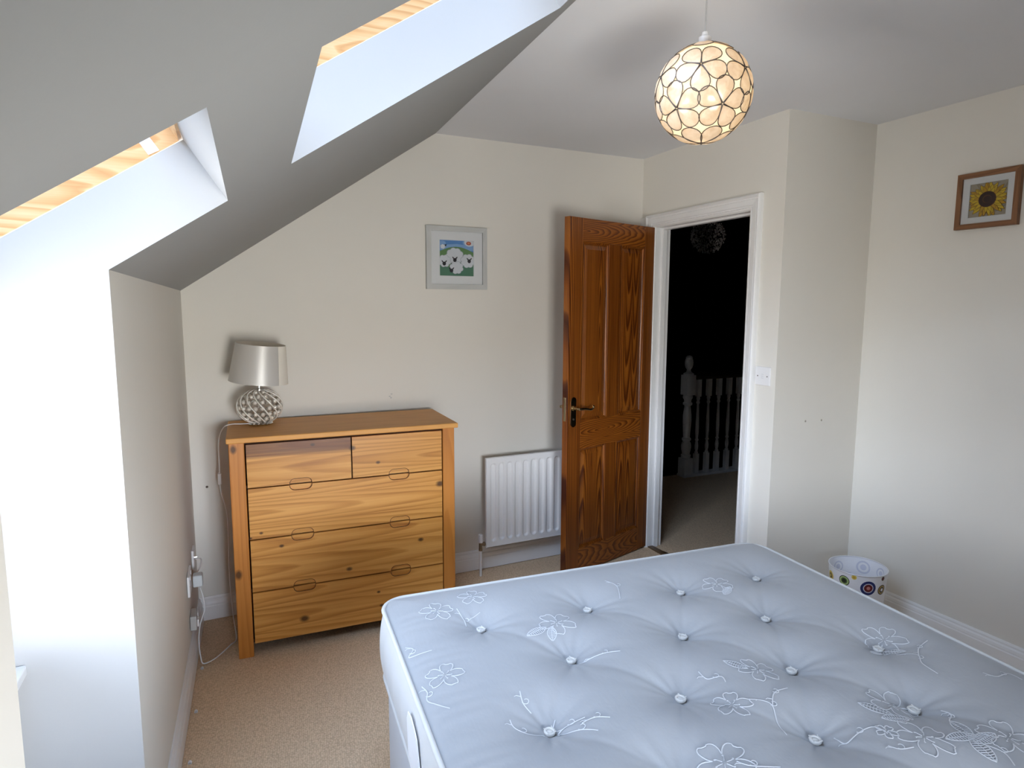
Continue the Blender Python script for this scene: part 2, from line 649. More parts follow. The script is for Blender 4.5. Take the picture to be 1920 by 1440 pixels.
# window 1 reveal
b = MB()
for y in (YF, YN):
    t1 = slen(y) * S1
    b.poly([(kneex(y), y, 0), slope(0, y), SPt(t1, y, 0), SPt(t1, y, RD), on_xv(y, RD), (XV, y, 0)])
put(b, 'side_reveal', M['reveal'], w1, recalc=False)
b = MB()
b.poly([SPt(slen(YF) * S1, YF, 0), SPt(slen(YN) * S1, YN, 0), SPt(slen(YN) * S1, YN, RD), SPt(slen(YF) * S1, YF, RD)])
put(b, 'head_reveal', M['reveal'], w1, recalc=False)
b = MB()
b.poly([(XV, YN, 0), (XV, YF, 0), (XV, YF, 0.68), (XV, YN, 0.68)])
b.poly([(XV, YN, 0), (XV, YF, 0), (kneex(YF), YF, 0), (kneex(YN), YN, 0)])
put(b, 'apron_wall', M['cream'], w1, recalc=False)
b = MB()
b.bbox(XV - 0.05, -0.279, YN + .001, YF - .001, 0.672, 0.697, 0.004)
put(b, 'sill', M['gloss'], w1)
for y, sg, nm in ((YF, -1, 'jamb'), (YN, 1, 'jamb')):
    t1 = slen(y) * S1
    ya = y - sg * 0.002
    P = [SPt(t1 + .02, ya, RD + .002), on_xv(ya, RD + .002, XV - .03), on_xv(ya, 0.27, XV - .03), SPt(t1 + .02, ya, 0.27)]
    b = MB().prism(P, (0, -sg * 0.06, 0))
    put(b, nm, M['frame_pine'], w1)
b = MB()
b.prism([SPt(slen(YF) * S1 - .010, YF, RD + .002), SPt(slen(YF) * S1 + .05, YF, RD + .002), SPt(slen(YF) * S1 + .05, YF, .27), SPt(slen(YF) * S1 - .010, YF, .27)], (0, YN - YF, 0))
put(b, 'head_rail', M['frame_pine'], w1)
b = MB()
b.prism([SPt(slen(YF) * S1, YF, 0.225), on_xv(YF, 0.225), on_xv(YF, 0.231), SPt(slen(YF) * S1, YF, .231)], (0, YN - YF, 0))
put(b, 'pane', M['glass'], w1)
b = MB()
zt = on_xv(YF, 0.16).z
b.box(XV - .05, XV, YN, YF, zt - 0.02, zt + 0.13)
put(b, 'transom', M['frame_pine'], w1)
b = MB()
b.box(XV - .024, XV - .018, YN, YF, 0.69, zt)
put(b, 'pane', M['glass'], w1)
for ya, yb in ((YN, YN + .05), (YF - .05, YF)):
    b = MB().bbox(XV - .05, XV - .002, ya, yb, 0.697, zt, 0.003)
    put(b, 'lower_stile', M['frame_pine'], w1)
b = MB().bbox(XV - .05, XV - .002, YN, YF, 0.697, 0.745, 0.003)
put(b, 'lower_rail', M['frame_pine'], w1)
# masking tape stuck to the far jamb
yt = YF + 0.0012
t0 = slen(YF) * S1 - .058
b = MB().prism([SPt(t0, yt, RD + .004), SPt(t0 - .026, yt, RD + .006), SPt(t0 - .026, yt, RD + .05), SPt(t0, yt, RD + .05)], (0, -0.0006, 0))
put(b, 'tape', M['white_plastic'], w1)

# window 2
b = MB()
for y in (YF, YN):
    L = slen(y)
    b.poly([SPt(L * S2, y, 0), SPt(L * S3, y, 0), SPt(L * S3, y, RD), SPt(L * S2, y, RD)])
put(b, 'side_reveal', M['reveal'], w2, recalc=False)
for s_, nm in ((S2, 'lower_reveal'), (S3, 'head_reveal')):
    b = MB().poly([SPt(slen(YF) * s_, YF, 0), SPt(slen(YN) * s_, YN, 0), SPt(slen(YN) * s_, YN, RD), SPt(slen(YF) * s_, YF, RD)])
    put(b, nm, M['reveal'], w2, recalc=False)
for y, sg in ((YF, -1), (YN, 1)):
    L = slen(y)
    ya = y - sg * 0.002
    b = MB().prism([SPt(L * S2 - .03, ya, RD + .002), SPt(L * S3 + .03, ya, RD + .002), SPt(L * S3 + .03, ya, .27), SPt(L * S2 - .03, ya, .27)], (0, -sg * .06, 0))
    put(b, 'jamb', M['frame_pine'], w2)
for s_, sg in ((S2, 1), (S3, -1)):
    L = slen(YF)
    a0, a1 = L * s_ + sg * .010, L * s_ - sg * .05
    b = MB().prism([SPt(a0, YF, RD + .002), SPt(a1, YF, RD + .002), SPt(a1, YF, .27), SPt(a0, YF, .27)], (0, YN - YF, 0))
    put(b, 'rail', M['frame_pine'], w2)
b = MB()
b.prism([SPt(slen(YF) * S2, YF, 0.225), SPt(slen(YF) * S3, YF, 0.225), SPt(slen(YF) * S3, YF, 0.231), SPt(slen(YF) * S2, YF, .231)], (0, YN - YF, 0))
put(b, 'pane', M['glass'], w2)


# unseen window added behind the camera as daylight fill, placed from shadow directions
w3 = empty('fill_window', ((NWX0 + NWX1) / 2, YB, NWZ0), 0, 'unseen low casement window added behind the camera for fill daylight', 'window', kind='structure')
b = MB()
for P in ([(NWX0, YB, NWZ0), (NWX1, YB, NWZ0), (NWX1, YB - .2, NWZ0), (NWX0, YB - .2, NWZ0)], [(NWX0, YB, NWZ1), (NWX1, YB, NWZ1), (NWX1, YB - .2, NWZ1), (NWX0, YB - .2, NWZ1)],
          [(NWX0, YB, NWZ0), (NWX0, YB, NWZ1), (NWX0, YB - .2, NWZ1), (NWX0, YB - .2, NWZ0)], [(NWX1, YB, NWZ0), (NWX1, YB, NWZ1), (NWX1, YB - .2, NWZ1), (NWX1, YB - .2, NWZ0)]):
    b.poly(P)
put(b, 'side_reveal', M['reveal'], w3, recalc=False)
xm = (NWX0 + NWX1) / 2
for x0, x1 in ((NWX0, NWX0 + .05), (xm - .03, xm + .03), (NWX1 - .05, NWX1)):
    put(MB().bbox(x0, x1, YB - .20, YB - .14, NWZ0, NWZ1, .004), 'stile', M['gloss'], w3)
for z0, z1 in ((NWZ0, NWZ0 + .05), (NWZ1 - .05, NWZ1)):
    put(MB().bbox(NWX0, NWX1, YB - .20, YB - .14, z0, z1, .004), 'rail', M['gloss'], w3)
for x0, x1 in ((NWX0 + .05, xm - .03), (xm + .03, NWX1 - .05)):
    put(MB().box(x0, x1, YB - .175, YB - .169, NWZ0 + .05, NWZ1 - .05), 'pane', M['glass'], w3)


# sky portals at the panes (guide sky samples only, give no light of their own)
def portal(c, nrm, sx, sy, nm):
    l = bpy.data.lights.new(nm, 'AREA')
    l.shape = 'RECTANGLE'
    l.size, l.size_y = sx, sy
    l.cycles.is_portal = True
    o = bpy.data.objects.new(nm, l)
    COL.objects.link(o)
    z = -Vector(nrm).normalized()
    y = Vector((0, 1, 0)) if abs(z.y) < .9 else Vector((0, 0, 1))
    x = y.cross(z).normalized()
    o.matrix_world = Matrix.Translation(c) @ Matrix((x, y, z)).transposed().to_4x4()


L = slen(YF)
ym = (YF + YN) / 2
wid = YF - YN
pa = SPt(L * S1, ym, .28)
pb = on_xv(ym, .28)
portal((pa + pb) / 2, -NSL, (pa - pb).length + .02, wid, 'sky_portal_lower')
portal((SPt(L * S2, ym, .28) + SPt(L * S3, ym, .28)) / 2, -NSL, L * (S3 - S2) + .02, wid, 'sky_portal_upper')
portal(Vector((xm, YB - .21, (NWZ0 + NWZ1) / 2)), (0, 1, 0), NWX1 - NWX0, NWZ1 - NWZ0, 'sky_portal_casement')
portal(Vector((XV - .06, ym, (0.70 + zt) / 2)), (1, 0, 0), zt - .70, wid, 'sky_portal_upright')


# ------------------------------------------------------------------ skirting boards
def skirting(name, pts, nrm_side, h, label):
    """pts on floor line in order, board stands on the left of the walking direction when nrm_side=1"""
    prof = [(0, 0.004), (0.019, 0.004), (0.019, h * 0.60), (0.0165, h * 0.64), (0.0165, h * 0.70), (0.014, h * .80), (0.009, h * .86), (0.009, h * .93), (0.005, h), (0, h)]
    b = MB()
    rows = []
    n = len(pts)
    P = [Vector((*p, 0)) for p in pts]
    for i in range(n):
        ds = []
        if i > 0:
            ds.append((P[i] - P[i - 1]).normalized())
        if i < n - 1:
            ds.append((P[i + 1] - P[i]).normalized())
        ns = [Vector((-d.y, d.x, 0)) * nrm_side for d in ds]
        if len(ns) == 2:
            m = (ns[0] + ns[1]).normalized()
            m = m / max(0.3, m.dot(ns[0]))
        else:
            m = ns[0]
        rows.append([b.bm.verts.new(P[i] + m * o + Vector((0, 0, z))) for o, z in prof])
    for a, c in zip(rows, rows[1:]):
        for k in range(len(prof) - 1):
            b._f([a[k], a[k + 1], c[k + 1], c[k]])
    b._f(rows[0])
    b._f(rows[-1][::-1])
    return struct(b.build(name, M['gloss']), label, 'skirting board')


skirting('baseboard_far', [(0.002, 0.0), (W1 - .03, GK * (W1 - .03))], -1, 0.117, 'white moulded skirting board along the gable wall under the radiator')
skirting('baseboard_left', [(kneex(YF), YF), (-0.0005, -0.012)], -1, 0.117, 'white skirting board along the low left wall')
skirting('baseboard_near', [(kneex(YB), YB), (kneex(YN), YN)], -1, 0.117, 'white skirting board on the left wall nearest the camera')
skirting('baseboard_right', [(W1, D1 + .11), (W1, D1), (C2[0], C2[1]), (WBX, YB)], -1, 0.105, 'white skirting board along the right wall beside the bed')

# ------------------------------------------------------------------ doorway lining and architrave
tr = empty('trim_1', (W1, (DY0 + DY1) / 2, 0), 0, 'white painted door lining and moulded architrave of the doorway', 'door frame', kind='structure')


def arch(u0, u1, vertical, far, name):
    """architrave profile: inner edge u0, outer u1"""
    prof = [(0.004, 0), (0.004, 0.012), (0.013, 0.016), (0.017, 0.009), (0.022, 0.009), (0.026, 0.019), (0.050, 0.022), (0.053, 0.015), (0.059, 0.017), (0.068, 0.029), (0.074, 0.026), (0.076, 0.018), (0.076, 0)]
    b = MB()
    if vertical:
        sg = 1 if u1 > u0 else -1
        rows = []
        for zi in (0, 1):
            rows.append([b.bm.verts.new((W1 - d, u0 + sg * o, 0.0 if zi == 0 else DHH + o)) for o, d in prof])
    else:
        rows = []
        for e in (0, 1):
            rows.append([b.bm.verts.new((W1 - d, (DY0 - o) if e == 0 else (DY1 + o), DHH + o)) for o, d in prof])
    for k in range(len(prof) - 1):
        b._f([rows[0][k], rows[0][k + 1], rows[1][k + 1], rows[1][k]])
    b._f(rows[0])
    b._f(rows[1][::-1])
    return put(b, name, M['gloss'], tr)


arch(DY0, DY0 - 1, True, False, 'architrave')
arch(DY1, DY1 + 1, True, True, 'architrave')
arch(0, 0, False, False, 'head_architrave')
b = MB().box(W1 - .012, W1, DY1 + .075, GY - .001, 0, DHH + .07)
put(b, 'corner_filler', M['gloss'], tr)
for ya, yb in ((DY0 - .02, DY0), (DY1, DY1 + .02)):
    b = MB().box(W1 - .002, W1 + TH, ya, yb, 0, DHH + .02)
    put(b, 'lining', M['gloss'], tr)
b = MB().box(W1 - .002, W1 + TH, DY0, DY1, DHH, DHH + .02)
put(b, 'head_lining', M['gloss'], tr)
for ya, yb in ((DY0, DY0 + .012), (DY1 - .012, DY1)):
    b = MB().bbox(W1 + .042, W1 + .075, ya, yb, 0, DHH, 0.002)
    put(b, 'door_stop', M['gloss'], tr)
b = MB().bbox(W1 + .042, W1 + .075, DY0 + .012, DY1 - .012, DHH - .012, DHH, 0.002)
put(b, 'head_stop', M['gloss'], tr)
b = MB().bbox(W1 + .005, W1 + .045, DY0, DY1, 0.0, 0.007, 0.002)
thr = b.build('trim_2', plain('threshold_bronze', (0.14, 0.075, 0.03), 0.4, 0.3))
struct(thr, 'brown carpet threshold strip across the doorway', 'threshold strip')

# ------------------------------------------------------------------ landing beyond the door
LX = W1 + TH
LD = D1 + 0.10
b = MB()
b.poly([(W1 + .02, DY0, 0), (LX, DY0, 0), (LX, LD, 0), (6.6, LD, 0), (6.6, 1.27, 0), (LX, 1.27, 0), (LX, DY1, 0), (W1 + .02, DY1, 0)])
struct(b.build('floor_landing', M['carpet'], recalc=False), 'carpeted landing floor in the dark beyond the doorway', 'floor')
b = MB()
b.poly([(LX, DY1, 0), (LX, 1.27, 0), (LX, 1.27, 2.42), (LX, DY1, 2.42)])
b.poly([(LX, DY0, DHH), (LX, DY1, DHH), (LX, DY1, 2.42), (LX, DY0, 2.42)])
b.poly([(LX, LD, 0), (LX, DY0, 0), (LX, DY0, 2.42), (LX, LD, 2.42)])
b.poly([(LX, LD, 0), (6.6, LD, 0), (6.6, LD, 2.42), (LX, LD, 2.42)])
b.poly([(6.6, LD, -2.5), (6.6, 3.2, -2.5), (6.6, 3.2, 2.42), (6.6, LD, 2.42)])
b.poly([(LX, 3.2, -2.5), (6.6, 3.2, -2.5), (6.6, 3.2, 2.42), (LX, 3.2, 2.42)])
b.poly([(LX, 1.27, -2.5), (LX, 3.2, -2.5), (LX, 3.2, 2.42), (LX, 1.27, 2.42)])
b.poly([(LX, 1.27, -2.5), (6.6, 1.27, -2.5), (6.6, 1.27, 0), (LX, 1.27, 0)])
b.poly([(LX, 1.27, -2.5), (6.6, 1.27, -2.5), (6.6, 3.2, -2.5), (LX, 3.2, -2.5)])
struct(b.build('wall_landing', M['unlit_landing'], recalc=False), 'dark walls of the unlit landing and stairwell', 'wall')
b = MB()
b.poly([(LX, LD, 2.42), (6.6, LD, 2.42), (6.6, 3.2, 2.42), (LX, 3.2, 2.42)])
struct(b.build('ceiling_landing', M['unlit_landing'], recalc=False), 'dark ceiling of the unlit landing', 'ceiling')

NXc, NYc = 3.905, 1.195
bal = empty('landing_balustrade', (NXc, NYc, 0), 0, 'white turned stair balustrade in the dark landing beyond the door', 'balustrade')
b = MB()
b.bbox(-.047, .047, -.047, .047, 0.0, 0.172, 0.004)
b.lathe([(0.036, .172), (0.044, .185), (0.044, .20), (0.034, .21), (0.042, .245), (0.046, .28), (0.040, .31), (0.030, .325), (0.041, .335), (0.041, .35), (0.030, .36), (0.034, .42), (0.039, .50), (0.038, .56), (0.031, .62),
         (0.027, .645), (0.042, .655), (0.042, .672), (0.03, .68), (0.034, .70), (0.044, .715), (0.044, .73), (0.036, .742)], n=20)
b.bbox(-.047, .047, -.047, .047, 0.742, 0.921, 0.004)
b.lathe([(0.045, .921), (0.047, .933), (0.034, .941)], n=20)
newel = b.build('newel_post', M['gloss'], bal, smooth=40)
b = MB().lathe([(0.030, .940), (0.020, .955), (0.017, .968), (0.030, .985), (0.037, 1.008), (0.039, 1.03), (0.035, 1.055), (0.028, 1.068), (0.032, 1.074), (0.022, 1.09), (0, 1.096)], n=20)
b.build('finial', M['gloss'], newel, smooth=50)
bm_b = MB()
bm_b.bbox(-.0205, .0205, -.0205, .0205, 0.02, 0.20, 0.002, 1)
bm_b.lathe([(0.013, .20), (0.018, .206), (0.018, .213), (0.011, .22), (0.016, .245), (0.018, .27), (0.014, .30), (0.011, .315), (0.017, .322), (0.017, .33), (0.012, .338), (0.016, .40), (0.0165, .45), (0.013, .56), (0.010, .65),
            (0.0165, .662), (0.0165, .672), (0.011, .68), (0.018, .705), (0.014, .72)], n=12)
bm_b.bbox(-.0205, .0205, -.0205, .0205, 0.72, 0.885, 0.002, 1)
bal0 = bm_b.build('baluster', M['gloss'], bal, smooth=40)
for k in range(20):
    o = bal0 if k == 0 else bal0.copy()
    if k:
        COL.objects.link(o)
        o.parent = bal
    o.location = (0.117 + 0.1175 * k, 0.0, 0)
b = MB().prism([(0.047, -.03, .878), (0.047, .03, .878), (0.047, .034, .905), (0.047, .02, .935), (0.047, -.02, .935), (0.047, -.034, .905)], (2.6, 0, 0))
b.build('handrail', plain('dark_handrail', (0.02, 0.008, 0.004), 0.5), bal, label='dark wooden handrail')
b = MB().bbox(-.05, 2.65, -.05, .055, 0.0, 0.022, 0.004)
b.build('base_rail', M['gloss'], bal)
# lower flight handrail newel glimpsed through the balusters
# chandelier
cl = empty('landing_chandelier', (3.80, 0.895, 2.089), 0, 'dim round crystal bead ceiling light in the dark landing', 'chandelier')
b = MB()
rs = random.Random(3)
for k in range(800):
    z = rs.uniform(-1, 1)
    a = rs.uniform(0, 2 * pi)
    rr = sqrt(1 - z * z)
    R_ = 0.140 * rs.uniform(.82, 1.0)
    c = Vector((R_ * rr * cos(a), R_ * rr * sin(a), R_ * z))
    q_ = rs.uniform(.004, .0075)
    v = [b.bm.verts.new(c + Vector(d) * q_) for d in ((1, 0, 0), (-1, 0, 0), (0, 1, 0), (0, -1, 0), (0, 0, 1.3), (0, 0, -1.3))]
    for i in (0, 1):
        for j in (2, 3):
            for m in (4, 5):
                b._f([v[i], v[j], v[m]])
cr = b.build('crystal_beads', plain('crystal', (0.75, 0.75, 0.77), 0.08, 0.5), cl)
cr['kind'] = 'stuff'
b = MB().tube([(0, 0, .1), (0, 0, .325)], 0.004, 6)
b.lathe([(0.0, .330), (0.04, .330), (0.045, .318), (0.01, .30), (0, .30)], n=16)
b.build('hanging_rod', M['dark_metal'], cl)

# ------------------------------------------------------------------ door leaf
DW, DT = 0.762, 0.038
door = empty('door_1', (2.5728, -0.0753, 0), pi + 0.31184, 'open varnished orange pine four panel door swung back into the room', 'door', kind='structure')
zb, ztp = 0.010, 1.991
ST = 0.107
b_stile = lambda x0, x1: MB().bbox(x0, x1, -DT, 0, zb, ztp, 0.002)
b_stile(0, ST).build('stile', M['door_v'], door)
b_stile(DW - ST, DW).build('stile', M['door_v'], door)
rails = ((1.868, ztp, 'top_rail'), (0.733, 0.889, 'lock_rail'), (zb, 0.155, 'bottom_rail'))
for z0, z1, nm in rails:
    MB().bbox(ST, DW - ST, -DT, -0.0005, z0, z1, 0.0015).build(nm, M['door_h'], door)
MU0, MU1 = 0.329, 0.433
for z0, z1 in ((0.889, 1.868), (0.155, 0.733)):
    MB().bbox(MU0, MU1, -DT, -0.0008, z0, z1, 0.0015).build('muntin', M['door_v'], door)
    for x0, x1 in ((ST, MU0), (MU1, DW - ST)):
        b = MB()
        b.box(x0 - .004, x1 + .004, -DT + .012, -.012, z0 - .004, z1 + .004)
        # raised field with chamfer
        for y0, y1 in ((-.012, -.006), (-DT + .012, -DT + .006)):
            A = [(x0 + .018, y0, z0 + .018), (x1 - .018, y0, z0 + .018), (x1 - .018, y0, z1 - .018), (x0 + .018, y0, z1 - .018)]
            B = [(x0 + .040, y1, z0 + .040), (x1 - .040, y1, z0 + .040), (x1 - .040, y1, z1 - .040), (x0 + .040, y1, z1 - .040)]
            va = [b.bm.verts.new(p) for p in A]
            vb = [b.bm.verts.new(p) for p in B]
            for k in range(4):
                b._f([va[k], va[(k + 1) % 4], vb[(k + 1) % 4], vb[k]])
            b._f(vb)
        pn = b.build('panel', M['door_panel'], door)
        # moulding bead around the panel, both faces
        b = MB()
        for yy, sg in ((-.0015, -1), (-DT + .0015, 1)):
            prof = [(0, 0), (0.004, 0.001), (0.010, 0.005), (0.013, 0.0115), (0, 0.0115)]
            rws = []
            for (cx, cz, sx, sz) in ((x0, z0, 1, 1), (x1, z0, -1, 1), (x1, z1, -1, -1), (x0, z1, 1, -1)):
                rws.append([b.bm.verts.new((cx + sx * o, yy + sg * d, cz + sz * o)) for o, d in prof])
            for k in range(4):
                a_, c_ = rws[k], rws[(k + 1) % 4]
                for j in range(len(prof) - 1):
                    b._f([a_[j], a_[j + 1], c_[j + 1], c_[j]])
        b.build('panel_moulding', M['door_v'], pn)
# handles on both faces
HX, HZ = 0.716, 0.948
for face, sg in (('front', 1), ('back', -1)):
    y0 = 0 if sg > 0 else -DT
    b = MB()
    n = 24
    out = []
    for k in range(n):
        a = 2 * pi * k / n
        w_ = 0.021 * (1.0 if abs(sin(a)) < .8 else 1.0)
        out.append((HX + w_ * cos(a), y0, HZ + (0.062 if sin(a) > 0 else -0.062) + 0.021 * sin(a) * 1.0))
    b.prism(out, (0, sg * .004, 0))
    hp = b.build('handle_plate', M['brass'], door, label='polished brass handle plate')
    b = MB()
    b.tube([(HX, y0 + sg * .004, 0.969), (HX, y0 + sg * .012, 0.969)], [0.014, 0.012], 14)
    b.tube([(HX, y0 + sg * .010, 0.969), (HX, y0 + sg * .046, 0.969)], 0.0075, 10)
    path = smooth_path([(HX + .006, y0 + sg * .048, .969), (HX - .020, y0 + sg * .050, .970), (HX - .055, y0 + sg * .050, .966), (HX - .085, y0 + sg * .050, .960), (HX - .105, y0 + sg * .050, .965), (HX - .112, y0 + sg * .050, .975), (HX - .104, y0 + sg * .050, .979)], 5)
    m_ = len(path)
    b.tube(path, [0.0088 - 0.0045 * (i / m_) for i in range(m_)], 10)
    b.build('lever', M['brass'], hp, smooth=50)
    b = MB().tube([(HX, y0 + sg * .004, .908), (HX, y0 + sg * .0062, .908)], 0.006, 12)
    b.build('keyhole', M['dark_metal'], hp)
b = MB().bbox(DW - .0005, DW + .0010, -.028, -.012, 0.90, 1.03, 0.0006, 1)
b.build('latch_plate', M['brass'], door)
for z in (0.22, 1.0, 1.74):
    MB().tube([(-.006, 0.006, z - .04), (-.006, 0.006, z + .04)], 0.006, 10).build('hinge', M['brass'], door)

# ------------------------------------------------------------------ bed
BX, BY, BA = 0.5761, -1.4319, -0.05969
BW, BL = 1.429, 1.93
ZT, ZM = 0.6196, 0.405
bed = empty('divan_base', (BX, BY, 0), BA, 'white fabric divan bed base under the mattress', 'bed base')
mat_ = empty('mattress', (BX, BY, ZM), BA, 'white tufted double mattress with embroidered flowers on the divan', 'mattress')


def fabric(name, col, weave=900, rough=0.7, sheen=0.3):
    t = NT(name)
    tcn = t.n('TexCoord')
    wv = t.n('TexNoise')
    mp = t.n('Mapping')
    mp.inputs['Scale'].default_value = (1.0, 0.12, 1.0)
    t.l(tcn.outputs['Object'], mp.inputs['Vector'])
    t.l(mp.outputs[0], wv.inputs['Vector'])
    wv.inputs['Scale'].default_value = 160
    wv.inputs['Detail'].default_value = 4
    big = t.noise(tcn.outputs['Object'], 3.0, 4, .6)
    c = t.ramp(big, [(0.3, tuple(x * .96 for x in col)), (0.7, col)])
    wr = t.noise(tcn.outputs['Object'], 26, 3, 0.6, 0.4)
    h = t.math('ADD', t.math('MULTIPLY', wv.outputs[0], 0.25), wr)
    return t.bsdf(c, rough, 0, t.bump(h, 0.25, 0.003), 0.3, Sheen_Weight=sheen, Sheen_Roughness=0.4)


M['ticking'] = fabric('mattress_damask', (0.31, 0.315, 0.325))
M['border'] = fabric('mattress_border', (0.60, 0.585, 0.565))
M['divan'] = fabric('divan_damask', (0.56, 0.57, 0.60))
M['piping'] = plain('cream_piping_tape', (0.56, 0.55, 0.53), 0.6)
M['thread'] = plain('white_satin_thread', (0.53, 0.54, 0.56), 0.30, spec=0.9)
M['satin_label'] = plain('satin_label', (0.88, 0.88, 0.90), 0.35)

BTN = []
rowsA = [(-0.268, (0.238, 0.574, 0.906, 1.208)), (-0.735, (0.242, 0.575, 0.906, 1.202)), (-1.20, (0.24, 0.575, 0.906, 1.20)), (-1.66, (0.24, 0.575, 0.906, 1.20))]
rowsB = [(-0.500, (0.407, 0.749, 1.037)), (-0.955, (0.42, 0.757, 1.047)), (-1.43, (0.42, 0.757, 1.047))]
for v, us in rowsA + rowsB:
    for u in us:
        BTN.append((u, v))
RNDB = {b_: random.uniform(0, 6.28) for b_ in BTN}
SEG = []
for i, p in enumerate(BTN):
    for q_ in BTN[i + 1:]:
        d = sqrt((p[0] - q_[0]) ** 2 + (p[1] - q_[1]) ** 2)
        if 0.2 < d < 0.31 and abs(p[1] - q_[1]) > .1:
            SEG.append((p, q_))


def hgt(u, v):
    e = min(u, BW - u, -v, v + BL)
    e = max(e, 0)
    h = 0.004 + 0.026 * (1 - exp(-e / 0.045))
    # pillow-like squares between tufts
    for (bu, bv) in BTN:
        dx, dy = u - bu, v - bv
        d2 = dx * dx + dy * dy
        if d2 > 0.05:
            continue
        d = sqrt(d2)
        th = atan2(dy, dx)
        ph = RNDB[(bu, bv)]
        rad = 1 + 0.30 * cos(5 * th + ph) * min(1, d / 0.03)
        h -= 0.021 * exp(-max(d, 0.014) / 0.030) + 0.019 * exp(-d2 / 0.0080)
        h -= 0.0060 * exp(-d / 0.050) * max(0, cos(5 * th + ph)) ** 3 * min(1, d / .02)
        h -= 0.0016 * exp(-d / 0.07) * cos(13 * th + 2 * ph) * min(1, d / .03)
    for (p, q_) in SEG:
        ax, ay = q_[0] - p[0], q_[1] - p[1]
        ll = ax * ax + ay * ay
        t = ((u - p[0]) * ax + (v - p[1]) * ay) / ll
        if t < 0 or t > 1:
            continue
        dd = abs((u - p[0]) * ay - (v - p[1]) * ax) / sqrt(ll)
        if dd < 0.08:
            h -= 0.0065 * exp(-dd / 0.016) * min(1, t / .2, (1 - t) / .2) * (1 - 0.45 * sin(pi * t))
    # side puckers
    if u < 0.16:
        h += 0.0012 * sin(v * 130 + 2 * sin(v * 31)) * (u / .05) * exp(-u / .05)
    return h


RC = 0.075


def corner(u, v):
    """square corner -> rounded corner"""
    a = b_ = None
    if u < RC:
        a, su, cu = (RC - u) / RC, -1, RC
    elif u > BW - RC:
        a, su, cu = (u - BW + RC) / RC, 1, BW - RC
    if v > -RC:
        b_, sv, cv = (v + RC) / RC, 1, -RC
    elif v < -BL + RC:
        b_, sv, cv = (-BL + RC - v) / RC, -1, -BL + RC
    if a is None or b_ is None:
        return u, v
    return cu + su * RC * a * sqrt(1 - b_ * b_ / 2), cv + sv * RC * b_ * sqrt(1 - a * a / 2)


b = MB()
NU, NV = 230, 310
DZ = ZT - ZM
grid = []
for j in range(NV + 1):
    v = -BL * j / NV
    row = []
    for i in range(NU + 1):
        u = BW * i / NU
        cu_, cv_ = corner(u, v)
        row.append(b.bm.verts.new((cu_, cv_, DZ + hgt(u, v) - 0.004)))
    grid.append(row)
for j in range(NV):
    for i in range(NU):
        b._f([grid[j][i], grid[j + 1][i], grid[j + 1][i + 1], grid[j][i + 1]])
top_o = b.build('quilted_top', M['ticking'], mat_, smooth=180, recalc=False)


def perim(off=0.0, k=8):
    """rounded rectangle pushed out by off along its normals, same point count for any off"""
    P = []
    for (cx, cy, a0) in ((BW - RC, -RC, 0), (RC, -RC, pi / 2), (RC, -BL + RC, pi), (BW - RC, -BL + RC, 1.5 * pi)):
        for i in range(k + 1):
            a = a0 + (pi / 2) * i / k
            P.append((cx + RC * cos(a), cy + RC * sin(a), cos(a), sin(a)))
    out = []
    n = len(P)
    for i in range(n):
        p, q_ = P[i], P[(i + 1) % n]
        m_ = max(1, int(sqrt((p[0] - q_[0]) ** 2 + (p[1] - q_[1]) ** 2) / 0.02))
        for j in range(m_):
            v = [p[c] + (q_[c] - p[c]) * j / m_ for c in range(4)]
            out.append((v[0] + off * v[2], v[1] + off * v[3]))
    return out


b = MB()
base = perim(0.0)
outw = perim(1.0)
nn = len(base)
prev = None
for k in range(13):
    t = k / 12
    z = DZ * t
    bul = 0.016 * sin(pi * t) ** 0.7 if 0 < t < 1 else 0
    ring = []
    for i, (p, o) in enumerate(zip(base, outw)):
        q_ = bul * (1 + 0.10 * sin(i * 1.05))
        ring.append(b.bm.verts.new((p[0] + (o[0] - p[0]) * q_, p[1] + (o[1] - p[1]) * q_, z)))
    if prev:
        for i in range(nn):
            b._f([prev[i], prev[(i + 1) % nn], ring[(i + 1) % nn], ring[i]])
    prev = ring
b._f
b.build('border', M['border'], mat_, smooth=180)
for z in (DZ, 0.004):
    MB().tube([(x, y, z) for x, y in perim(0.003)], 0.0065, 8, closed=True).build('piping', M['piping'], mat_, smooth=180)
# satin label on the left border
b = MB()
PL = [(-0.4900, .150), (-0.505, .175), (-0.54, .183), (-0.575, .176), (-0.60, .165), (-0.63, .11), (-0.61, .06), (-0.54, .035), (-0.50, .07)]
b.prism([(-0.0175, v, z) for v, z in PL], (-0.002, 0, 0))
b.build('label_patch', M['satin_label'], mat_)
# tuft buttons
b = MB()
b.lathe([(0, 0.0045), (0.006, 0.005), (0.008, 0.0030), (0.010, 0.0060), (0.014, 0.0065), (0.0165, 0.0035), (0.014, -0.004), (0, -0.004)], n=16)
for k in range(4):
    a = k * pi / 2 + .4
    b.tube([(0.012 * cos(a), 0.012 * sin(a), .006), (0.017 * cos(a + .3), .017 * sin(a + .3), .007)], 0.0014, 5)
bt0 = b.build('tuft_button', M['piping'], mat_, smooth=60)
for k, (u, v) in enumerate(BTN):
    o = bt0 if k == 0 else bt0.copy()
    if k:
        COL.objects.link(o)
        o.parent = mat_
    o.scale = (0.82, 0.82, 0.8)
    o.location = (u, v, DZ + hgt(u, v) - 0.0015)
    o.rotation_euler = (0, 0, RNDB[(u, v)])


